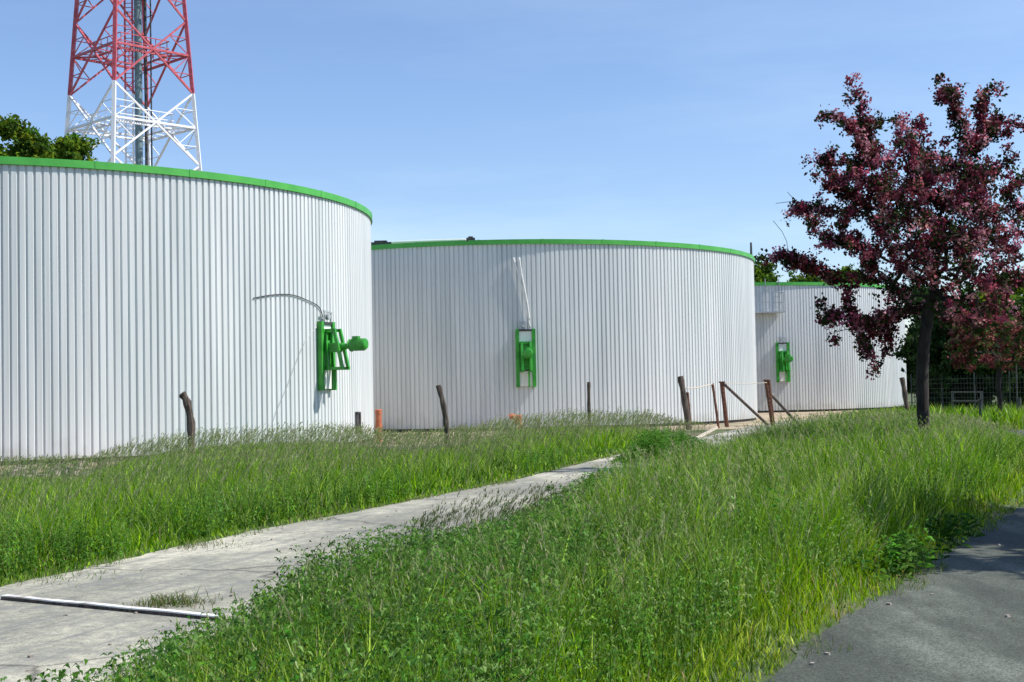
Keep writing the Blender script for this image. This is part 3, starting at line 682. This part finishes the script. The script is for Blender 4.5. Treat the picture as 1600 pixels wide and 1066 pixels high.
# ---------------------------------------------------------------- other trees
def gp(px, Yd): p = P(px, 600, Yd); p.z = 0; return p
def top_z(px, py, Yd): return P(px, py, Yd).z
zt_ = top_z(55, 203, 80)
simple_tree(gp(48, 80), zt_, (2.9, 3.2, 4.0), zt_ - 4.1, YG + YG + GR[:2], 'leafy green tree rising behind the near tank left of the mast', nclump=2600, per=26, clump=.5, leaf=.17, rbase=.35, ntar=150)
z2 = top_z(100, 236, 84); simple_tree(gp(84, 84), z2, (1.5, 1.8, 2.4), z2 - 2.4, YG, 'low yellow-green tree top directly below the mast behind the near tank', nclump=1300, per=22, clump=.5, leaf=.16, rbase=.3, ntar=100)
for px, top, Yd, lab in ((1184, 412, 108, 'treetop just right of the middle tank, above the far tank rim'), (1264, 429, 112, 'low bright treetop peeping over the centre of the far tank rim'), (1318, 418, 106, 'treetop over the far tank rim beside the hawthorn blossoms')):
    z_ = top_z(px, top, Yd); simple_tree(gp(px, Yd), z_, (1.9 if px < 1300 else 2.8, 2.2, 3), z_ - 2.9, YG + GR, lab, nclump=700, per=22, clump=.5, leaf=.16, rbase=.25, group='trees beyond the far tank')
wood = [(1474, 452, 66, 1.6, DG, 'dark slim tree beside the right edge of the far tank'), (1452, 440, 104, 2.2, DG, 'dark treetop just behind the right edge of the far tank'), (1522, 445, 74, 2.7, DG + GR[:1], 'dark bushy tree left of the distant pink shrub, behind the hawthorn branches'),
        (1500, 500, 60, 1.6, DG, 'low dark tree directly behind the mesh fence, right of the hawthorn trunk'), (1590, 420, 70, 3.4, YG + GR, 'bright green tree behind and above the distant pink shrub'), (1640, 440, 62, 3.2, GR + DG, 'green tree at the right picture edge behind the mesh fence')]
for px, top, Yd, rx, cols, lab in wood:
    z_ = top_z(px, top, Yd); simple_tree(gp(px, Yd), z_, (rx, 2.6, z_ * .52), z_ * .50, cols, lab, nclump=900, per=22, clump=.48, leaf=.13, rbase=.16, group='trees behind the mesh fence')
zz = top_z(1555, 455, 46)
simple_tree(gp(1562, 46), zz, (1.75, 1.6, 1.35), zz - 1.45, [(.26, .07, .07), (.34, .13, .12), (.16, .035, .045), (.06, .11, .02), (.10, .16, .04)], 'smaller pink flowering hawthorn in front of the mesh fence, far right', name='hawthorn_tree', nclump=900, per=20, clump=.17, leaf=.05, rbase=.09, m_='blossom')
# roadside tree that shades the asphalt, just outside the picture on the right
simple_tree((11.1, 12.7, 0), 6.9, (3.3, 3.6, 2.1), 4.5, PK[:3] + DG, 'dark pink hawthorn tree across the road, shading the asphalt', name='hawthorn_tree', nclump=4600, per=18, clump=.27, leaf=.08, rbase=.14, m_='blossom', ntar=200)

# distant tree line so the horizon is closed
nf = 2600; ax = rng.uniform(-170, 220, nf); hh = 5 + 2.5 * np.sin(ax * .07) + 1.5 * np.sin(ax * .23 + 1)
cen = np.stack([ax, 190 + rng.normal(0, 6, nf), rng.random(nf) ** .7 * hh * .75], 1); cen = np.repeat(cen, 9, 0) + rng.normal(0, .8, (nf * 9, 3)); col = pick(DG + GR, nf * 9, .2)
V, F, cl = quads(cen, rng.uniform(.5, 1.0, len(cen)), col, .7)
tag(npmesh('distant_wood', V, [F], M['leaf'], cl), 'far low dark green wood closing the horizon behind the tanks', 'wood', kind='stuff')

# ---------------------------------------------------------------- mesh fence, far right
fA, fB = gp(1424, 60), gp(1700, 50)
fen = empty('mesh_fence', fA, 0, 'thin dark wire mesh fence in front of the trees, far right', 'fence')
D = fB - fA; n_p = 5
for k in range(n_p + 1):
    p = D * (k / n_p); mb = MB(); mb.tube([p + Vector((0, 0, -.05)), p + Vector((0, 0, 1.95))], .028, 8); mb.build('post', M['wire'], fen)
mb = MB(); 
for z in np.arange(.1, 1.9, .2): mb.bar(Vector((0, 0, z)), D + Vector((0, 0, z)), .012)
L_ = D.length; k = 0
while k * .2 < L_: p = D * (k * .2 / L_); mb.bar(p + Vector((0, 0, .05)), p + Vector((0, 0, 1.85)), .010); k += 1
mb.build('wire_mesh', M['wire'], fen)
p = gp(1531, 43); mb = MB(); mb.tube([(p.x, p.y, -.1), (p.x, p.y, 1.0)], .06, 8); mb.box((p.x, p.y, 1.0), (.13, .13, .04)); tag(mb.build('short_post', M['dark']), 'short dark post standing in grass beyond the hawthorn trunk', 'post')
p0, p1 = gp(1488, 56), gp(1533, 54); mb = MB()
mb.bar((p0.x, p0.y, .78), (p1.x, p1.y, .78), .14, .06); mb.bar((p0.x, p0.y, 1.15), (p1.x, p1.y, 1.15), .05); 
for q in (p0, p1): mb.bar((q.x, q.y, -.05), (q.x, q.y, 1.18), .09)
tag(mb.build('rail_barrier', M['steel']), 'low dull grey rail barrier under the dark trees behind the verge', 'barrier')
p = gp(1588, 52); mb = MB(); mb.tube([(p.x, p.y, 0), (p.x + .02, p.y, 2.6)], [.035, .03], 8); mb.tube([(p.x, p.y, 0), (p.x + .1, p.y - .05, .9)], [.10, .06], 8); tag(mb.build('pale_pole', M['steel']), 'slim pale pole beside the pink shrub at far right', 'pole')

# ---------------------------------------------------------------- rubble at the near tank
vs = MB()
for k in range(70):
    px = rng.uniform(10, 140); Yd = rng.uniform(25.5, 31.5); p = gp(px, Yd); s = rng.uniform(.05, .2)
    rot = Matrix.Rotation(rng.uniform(0, 3), 3, 'Z') @ Matrix.Rotation(rng.uniform(-.4, .4), 3, 'X'); vs.box((p.x, p.y, s * .3), (s * 1.6, s, s * .7), rot)
for k in range(500):
    px = rng.uniform(590, 780); Yd = rng.uniform(38, 50); p = gp(px, Yd); s = rng.uniform(.02, .07); vs.box((p.x, p.y, s * .3), (s * 1.5, s, s * .7), Matrix.Rotation(rng.uniform(0, 3), 3, 'Z'))
tag(vs.build('rubble', M['stone'], bevel=.012), 'scattered broken stones and bricks at the foot of the tanks', 'rubble', kind='stuff')

# ---------------------------------------------------------------- grass
def blades(x, y, z, h, w_, lean, col, tipcol, nseg=3, az=None):
    n = len(x); a = rng.uniform(0, 2 * math.pi, n) if az is None else az
    dx, dy = np.cos(a), np.sin(a); f = rng.uniform(0, math.pi, n); sx, sy = np.cos(f), np.sin(f)
    V = np.empty((n, 2 * nseg + 1, 3)); CO = np.empty((n, 2 * nseg + 1, 3))
    for k in range(nseg + 1):
        t = k / nseg; off = lean * h * t ** 1.9; zz = z + h * (t - .22 * lean * t * t); ww = w_ * (1 - .55 * t) * .5
        c = col * (1 - t) + tipcol * t
        if k < nseg:
            V[:, 2 * k, 0] = x + dx * off - sx * ww; V[:, 2 * k, 1] = y + dy * off - sy * ww; V[:, 2 * k, 2] = zz
            V[:, 2 * k + 1, 0] = x + dx * off + sx * ww; V[:, 2 * k + 1, 1] = y + dy * off + sy * ww; V[:, 2 * k + 1, 2] = zz
            CO[:, 2 * k] = c; CO[:, 2 * k + 1] = c
        else:
            V[:, 2 * k] = np.stack([x + dx * off, y + dy * off, zz], 1); CO[:, 2 * k] = c
    m_ = 2 * nseg + 1; b = np.arange(n) * m_
    Q = np.concatenate([np.stack([b + 2 * k, b + 2 * k + 1, b + 2 * k + 3, b + 2 * k + 2], 1) for k in range(nseg - 1)]); T3 = np.stack([b + m_ - 3, b + m_ - 2, b + m_ - 1], 1)
    return V.reshape(-1, 3), Q, T3, CO.reshape(-1, 3)
def sample(fl, fr, y0, y1, dens, yref=9., pw=1.6, cap=1.0):
    out = []
    yy = np.arange(y0, y1, .25)
    for y in yy:
        a, b = float(fl(y)), float(fr(y))
        if b - a < .05: continue
        n = rng.poisson(max(dens * min(cap, (yref / max(y, 1)) ** pw) * (b - a) * .25, 0)); out.append(np.stack([rng.uniform(a, b, n), rng.uniform(y, y + .25, n)], 1))
    return np.concatenate(out)
def vnoise(x, y, s, seed=0):
    r_ = np.random.default_rng(seed); g = r_.random((64, 64)); u = (x / s) % 63; v = (y / s) % 63; i = u.astype(int); j = v.astype(int); fu, fv = u - i, v - j
    fu = fu * fu * (3 - 2 * fu); fv = fv * fv * (3 - 2 * fv)
    return (g[i, j] * (1 - fu) + g[i + 1, j] * fu) * (1 - fv) + (g[i, j + 1] * (1 - fu) + g[i + 1, j + 1] * fu) * fv
def top_limit(x, y, curve):            # highest z the sward reaches there
    px, _ = proj(x, y, np.zeros_like(x)); T_ = np.interp(px, [c[0] for c in curve], [c[1] for c in curve])
    _, p0 = proj(x, y, np.full_like(x, 0.)); _, p1 = proj(x, y, np.full_like(x, 1.)); return (p0 - T_) / (p0 - p1)
MEAD = [(-400, 738), (0, 742), (130, 742), (190, 718), (300, 694), (400, 686), (500, 686), (565, 694), (600, 700), (650, 701), (730, 692), (800, 667), (900, 661), (1000, 666), (1040, 680), (1100, 690)]
VERGE = [(-50, 1100), (120, 1062), (230, 1022), (330, 975), (410, 955), (480, 900), (540, 872), (600, 852), (700, 846), (780, 826), (850, 797), (920, 752), (985, 706), (1010, 692), (1100, 690), (1180, 668), (1220, 652), (1400, 650), (1500, 658), (1570, 672), (1640, 690), (1700, 700)]
GC = np.array([(.115, .28, .005), (.21, .40, .010), (.065, .19, .005), (.29, .47, .05), (.06, .15, .010)])
def sward(name, pt, curve, label, hmax=.52, hfun=None, wk=.00062, lush=1.0):
    x, y = pt[:, 0], pt[:, 1]; z = bank(x, y); lim = top_limit(x, y, curve)
    tf = vnoise(x, y * .8, .23, 13); h = hmax * (.42 + .62 * vnoise(x, y, .7, 3) + .55 * tf ** 1.5) * rng.uniform(.5, 1.15, len(x))
    if hfun is not None: h *= hfun(x, y)
    h = np.minimum(h, (lim - z) * rng.uniform(.8, 1.06, len(x))); k = h > .05; x, y, z, h = x[k], y[k], z[k], h[k]
    n = len(x); patch = vnoise(x, y, .9, 5); patch2 = vnoise(x, y, 2.7, 8)
    ci = np.clip((patch * 3.4 + patch2 * 2.4 - .4 + rng.normal(0, .9, n)), 0, 4.99).astype(int)
    col = GC[ci] * (1 + rng.normal(0, .26, (n, 1))) * lush; col = np.clip(col, .005, 1)
    dry = rng.random(n) < .02 + .06 * (vnoise(x, y, 1.6, 11) > .62); col[dry] = np.array([.40, .38, .20]) * rng.uniform(.6, 1.2, (dry.sum(), 1))
    eg = np.clip(1 - (at_y(road_L, y) - x) / .8, 0, 1) * (x < at_y(road_L, y)); col = col * (1 + eg[:, None] * np.array([.45, .12, -.2])); pale = rng.random(n) < .10; col[pale] = np.array([.30, .44, .15]) * rng.uniform(.7, 1.25, (pale.sum(), 1))
    tip = np.clip(col * np.array([1.25, 1.1, 1.2]), 0, 1)
    w_ = np.maximum(.0060, wk * y) * rng.uniform(.6, 1.4, n); wide = rng.random(n) < .22; w_[wide] *= 2.1; col[wide] *= rng.uniform(.7, 1.35, (wide.sum(), 1)); tip = np.clip(col * np.array([1.25, 1.1, 1.2]), 0, 1)
    V, Q, T3, CO = blades(x, y, z - .01, h, w_, rng.uniform(.1, .75, n), col, tip)
    return [V, Q, T3, CO]
def merge(lst):
    off = 0; Vs, Qs, Ts, Cs = [], [], [], []
    for V, Q, T3, CO in lst: Vs.append(V); Qs.append(Q + off); Ts.append(T3 + off); Cs.append(CO); off += len(V)
    return np.concatenate(Vs), [np.concatenate(Qs), np.concatenate(Ts)], np.concatenate(Cs)
def seedheads(pt, curve, hmax, extra, az0=None, lean=(.15, .55), dark=False):
    """flowering grass: thin stalk and a loose plume"""
    x, y = pt[:, 0], pt[:, 1]; z = bank(x, y); lim = top_limit(x, y, curve) + extra * np.maximum(y, 12) / 30
    h = np.minimum(hmax * rng.uniform(.6, 1.1, len(x)), (lim - z) * rng.uniform(.75, 1.1, len(x))); k = h > .25; x, y, z, h = x[k], y[k], z[k], h[k]; n = len(x)
    az = rng.uniform(0, 2 * math.pi, n) if az0 is None else az0 + rng.normal(0, .45, n); ln = rng.uniform(*lean, n)
    base = np.array([(.27, .33, .12), (.38, .40, .20), (.19, .28, .07), (.32, .31, .17)])[rng.integers(4, size=n)]; base = base * (1 + rng.normal(0, .15, (n, 1)))
    if dark: base = base * .55
    w_ = np.maximum(.0055 if dark else .0035, .00032 * y) * rng.uniform(.7, 1.2, n); out = [blades(x, y, z, h, w_, ln, base * .8, base, az=az)]
    m_ = 7; rep = np.repeat(np.arange(n), m_); t = rng.uniform(.76, 1.0, n * m_); X_ = x[rep]; Y_ = y[rep]; H2 = h[rep]; l2 = ln[rep]; off = l2 * H2 * t ** 1.9
    bx = X_ + np.cos(az[rep]) * off; by = Y_ + np.sin(az[rep]) * off; bz = z[rep] + H2 * (t - .22 * l2 * t * t)
    hl = rng.uniform(.03, .075, len(t)) * (1.25 - t) * 2.5; az2 = az[rep] + rng.normal(0, 1.0, len(t))
    out.append(blades(bx, by, bz, hl, np.maximum(.009 if dark else .006, .00045 * Y_) * rng.uniform(.7, 1.3, len(t)), rng.uniform(.3, 1.1, len(t)), base[rep], base[rep] * 1.15, nseg=2, az=az2))
    return out
def herbs(pt, curve, hmax, cols, leaf=.05, nodes=7, w_=.45):
    """upright leafy weeds: stem with opposite leaves"""
    x, y = pt[:, 0], pt[:, 1]; z = bank(x, y); lim = top_limit(x, y, curve)
    h = np.minimum(hmax * rng.uniform(.5, 1.1, len(x)), (lim - z) * rng.uniform(.85, 1.1, len(x))); k = h > .08; x, y, z, h = x[k], y[k], z[k], h[k]; n = len(x)
    pc = pick(cols, n, .18); az = rng.uniform(0, 6.28, n); ln = rng.uniform(.0, .35, n); out = [blades(x, y, z, h, np.full(n, .006), ln, pc * .8, pc, az=az)]
    m_ = nodes * 2; rep = np.repeat(np.arange(n), m_); lvl = np.tile(np.repeat(np.arange(nodes), 2), n); side = np.tile(np.array([0, 1] * nodes), n)
    t = (lvl + 1.2) / (nodes + .6); off = ln[rep] * h[rep] * t ** 1.9; bx = x[rep] + np.cos(az[rep]) * off; by = y[rep] + np.sin(az[rep]) * off; bz = z[rep] + h[rep] * (t - .22 * ln[rep] * t * t)
    a = az[rep] + lvl * 1.57 + side * math.pi + rng.normal(0, .3, len(t)); sz = leaf * (1.35 - .75 * t) * rng.uniform(.7, 1.3, len(t)); dr = rng.uniform(-.5, .6, len(t))
    d = np.stack([np.cos(a), np.sin(a), dr], 1); d /= np.linalg.norm(d, axis=1)[:, None]; s_ = np.stack([-np.sin(a), np.cos(a), rng.normal(0, .25, len(t))], 1)
    b0 = np.stack([bx, by, bz], 1); sz = sz[:, None]
    v0 = b0; v1 = b0 + d * sz * .5 + s_ * sz * w_ * .5 + np.array([0, 0, .012]); v2 = b0 + d * sz - np.array([0, 0, 1]) * sz * .15; v3 = b0 + d * sz * .5 - s_ * sz * w_ * .5 + np.array([0, 0, .012])
    V = np.stack([v0, v1, v2, v3], 1).reshape(-1, 3); Q = np.arange(len(V)).reshape(-1, 4); col = np.repeat(np.clip(pc[rep] * (1 + rng.normal(0, .15, (len(t), 1))), .004, 1), 4, 0)
    out.append((V, Q, np.zeros((0, 3), int), col)); return out

# verge between the drive and the road
jl = lambda f, a: (lambda y: float(f(y)) + a)
vp = sample(jl(drive_R, -.05), jl(lambda y: at_y(road_L, y), .05), 3.6, 60, 2000, 8, 1.5)
ve = at_y(road_L, vp[:, 1]) - vp[:, 0]
L1 = [sward('v', vp, VERGE, '', .55, hfun=lambda x, y: np.clip((at_y(road_L, y) - x) / .9, .16, 1) * np.clip((x - drive_R(y)) / .35 + .45, .4, 1))]
sp = sample(jl(drive_R, .1), jl(lambda y: at_y(road_L, y), -.7), 6, 52, 42, 8, 1.0); L1 += seedheads(sp, VERGE, .85, .16)
tag(npmesh('verge_grass', *merge(L1)[:2], M['blade'], merge(L1)[2]), 'tall green meadow grass on the verge between driveway and road', 'grass', kind='stuff')
# meadow left of the drive, up to the tanks
mp_ = sample(lambda y: -.40 * y - 1.5, jl(lambda y: at_y(drive_L, y), .04), 9, 49, 1800, 9, 1.5)
mp_ = mp_[mp_[:, 1] < yard_near(mp_[:, 0]) + 1.5 + rng.normal(0, .8, len(mp_))]
L2 = [sward('m', mp_, MEAD, '', .46, hfun=lambda x, y: np.clip((at_y(drive_L, y) - x) / .8, .15, 1), lush=1.08)]
sp = sample(lambda y: -.40 * y - 1.5, jl(lambda y: at_y(drive_L, y), -.5), 12, 49, 62, 9, .85); sp = sp[sp[:, 1] < yard_near(sp[:, 0]) + 1.8]
L2 += seedheads(sp, MEAD, .95, .42, az0=.2)
tag(npmesh('meadow_grass', *merge(L2)[:2], M['blade'], merge(L2)[2]), 'green meadow grass between the driveway and the near tank', 'grass', kind='stuff')
cr1 = sample(lambda y: at_y(drive_L, y), lambda y: at_y(drive_L, y) + .45, 9, 34, 420, 12, 1.0); cr1 = cr1[(cr1[:, 0] - at_y(drive_L, cr1[:, 1])) < .42 * vnoise(cr1[:, 0], cr1[:, 1], .5, 51) ** 2.2]
cr2 = sample(lambda y: float(at_y(road_L, y)), lambda y: float(at_y(road_L, y)) + .4, 4, 34, 420, 12, 1.0); cr2 = cr2[(cr2[:, 0] - at_y(road_L, cr2[:, 1])) < .40 * vnoise(cr2[:, 0], cr2[:, 1], .5, 52) ** 2.2]
c = G(50, 906); cr3 = np.stack([c.x + rng.normal(0, .35, 260), c.y + rng.normal(0, .22, 260)], 1)
cr = np.concatenate([cr1, cr2, cr3]); n_ = len(cr); colc = pick([(.10, .20, .02), (.16, .24, .04), (.25, .25, .11)], n_, .2)
q = blades(cr[:, 0], cr[:, 1], np.full(n_, .006), rng.uniform(.02, .09, n_), np.maximum(.006, .0006 * cr[:, 1]), rng.uniform(.3, 1.2, n_), colc, colc * 1.1)
tag(npmesh('creeping_grass', q[0], [q[1], q[2]], M['blade'], q[3]), 'short grass creeping over the edges of driveway and road', 'grass', kind='stuff')
# leafy weeds in the near verge and along the meadow edge
hp = sample(jl(drive_R, -.1), lambda y: float(drive_R(y)) + np.interp(y, [4, 8, 12, 16], [2.2, 2.0, 1.5, .6]), 4.2, 17, 210, 8, 1.2); hp = hp[vnoise(hp[:, 0], hp[:, 1], .8, 21) > .28]
L3 = herbs(hp, [(a, b - 14 - 18 * math.exp(-((a - 540) / 120) ** 2)) for a, b in VERGE], .7, [(.05, .14, .014), (.08, .19, .02), (.04, .11, .018), (.14, .26, .06)], leaf=.055)
hv = sample(jl(drive_R, .2), jl(lambda y: at_y(road_L, y), -.35), 4.2, 45, 150, 8, 1.25); hv = hv[vnoise(hv[:, 0], hv[:, 1], 1.0, 41) > .3]
L3 += herbs(hv, VERGE, .6, [(.07, .18, .014), (.11, .24, .03), (.05, .13, .016), (.2, .32, .09)], leaf=.042, w_=.38)
ts = []
for k in range(150):
    px = rng.uniform(400, 720); q = G(px, 1035 - (px - 400) * .38 + rng.uniform(-10, 40)); ts.append((q.x, q.y))
L3 += herbs(np.array(ts), [(380, 935), (430, 905), (480, 862), (600, 818), (700, 815), (760, 830)], .95, [(.05, .13, .016), (.08, .18, .02), (.035, .09, .014)], leaf=.055, nodes=11)
bp = []
for (px, py, n, s) in ((1030, 716, 120, .8), (1070, 708, 110, .8), (1000, 722, 80, .6), (1450, 838, 26, .4), (1405, 890, 22, .3), (1310, 900, 30, .4), (940, 760, 40, .6)):
    c = G(px, py); bp.append(np.stack([c.x + rng.normal(0, s * .5, n), c.y + rng.normal(0, s * 1.0, n)], 1))
bp = np.concatenate(bp)
L3 += herbs(bp, [(0, 700), (900, 760), (985, 700), (1005, 672), (1040, 665), (1085, 680), (1120, 700), (1200, 720), (1300, 870), (1400, 840), (1480, 800), (1600, 790)], .85, [(.04, .13, .014), (.07, .19, .018), (.12, .25, .04)], leaf=.095, nodes=9)
tag(npmesh('verge_weeds', *merge(L3)[:2], M['leaf'], merge(L3)[2]), 'leafy nettles and weeds growing among the verge grass', 'weeds', kind='stuff')
hp = sample(lambda y: -.40 * y - 1, lambda y: at_y(drive_L, y) - .1, 10, 36, 120, 10, 1.2); hp = hp[vnoise(hp[:, 0], hp[:, 1], 1.2, 31) > .35]
c = G(50, 890); hp = np.concatenate([hp, np.stack([c.x + rng.normal(0, .35, 70), c.y + .5 + rng.normal(0, .35, 70)], 1)])
L4 = herbs(hp, [(-400, 750), (0, 800), (400, 745), (800, 700), (1100, 700)], .5, [(.05, .14, .02), (.08, .19, .02), (.12, .25, .04)], leaf=.06, w_=.35)
tag(npmesh('meadow_weeds', *merge(L4)[:2], M['leaf'], merge(L4)[2]), 'broad-leaved weeds along the meadow side of the driveway', 'weeds', kind='stuff')
# arching dark plumes leaning over the drive edge
sp = []
for k in range(240):
    px = rng.uniform(600, 860); c = G(px, 905 - (px - 600) * .22 + rng.uniform(-12, 30)); sp.append((c.x, c.y))
for k in range(16):
    px = rng.uniform(425, 600); c = G(px, 1010 - (px - 425) * .55); sp.append((c.x, c.y))
sp = np.array(sp); L5 = seedheads(sp, [(400, 840), (480, 830), (600, 800), (640, 775), (700, 762), (830, 745), (900, 742)], 1.2, .0, az0=.15, lean=(.45, .95), dark=True)
tag(npmesh('plume_grass', *merge(L5)[:2], M['blade'], merge(L5)[2]), 'dark arching seed plumes leaning over the right edge of the driveway', 'grass', kind='stuff')
# rank grass beyond the road and behind the hawthorn
far = sample(lambda y: float(drive_R(y)) + .4, lambda y: y * .42 + 2, 42, 66, 1500, 9, 1.6)
far = far[(far[:, 0] < at_y(road_L, far[:, 1]) - .1) | (far[:, 0] > road_R(far[:, 1]) + .1)]; far = far[(far[:, 0] > drive_R(far[:, 1]) + .2)]
rt = sample(lambda y: float(road_R(y)) + .05, lambda y: y * .42 + 6, 6, 45, 900, 9, 1.5)
FARC = [(0, 640), (1180, 650), (1250, 645), (1400, 630), (1480, 618), (1600, 610), (2400, 600)]
L6 = [sward('f', far, FARC, '', .6, lush=1.05), sward('r', rt, [(1500, 640), (3000, 600)], '', .35)]
tag(npmesh('roadside_grass', *merge(L6)[:2], M['blade'], merge(L6)[2]), 'bright grass beyond the hawthorn trunk and across the road', 'grass', kind='stuff')
# single tufts on the concrete
def tuft(px, py, sx, sy, n, h, label):
    c = G(px, py); x = rng.normal(0, sx, n); y = rng.normal(0, sy, n); col = pick([(.07, .13, .02), (.10, .15, .03), (.2, .18, .09)], n, .15)
    q = blades(x, y, np.zeros(n), h * rng.uniform(.4, 1.1, n) * np.exp(-(x / sx) ** 2 * .25), np.full(n, .006), rng.uniform(.3, 1.1, n), col, col * 1.2)
    o = npmesh('grass_tuft', q[0], [q[1], q[2]], M['blade'], q[3]); o.location = (c.x, c.y, .008); tag(o, label, 'grass tuft', 'grass tufts on the driveway')
tuft(272, 946, .17, .12, 420, .12, 'isolated grass tuft on bare concrete behind the white plank')
tuft(310, 856, .28, .2, 260, .07, 'flat grass tuft at the meadow side edge of the driveway')
# loose straw bits and pebbles on drive and road
st = MB()
for k in range(260):
    y = rng.uniform(6, 30) ; x = float(at_y(drive_L, y)) + rng.random() * 3.2 if k % 2 else float(at_y(road_L, y)) + rng.random() * 3; s = rng.uniform(.006, .022)
    st.box((x, y, .008 + s * .3), (s * 1.5, s, s * .7), Matrix.Rotation(rng.uniform(0, 3), 3, 'Z'))
tag(st.build('pebbles', M['stone']), 'loose pebbles scattered over driveway and road', 'pebbles', kind='stuff')
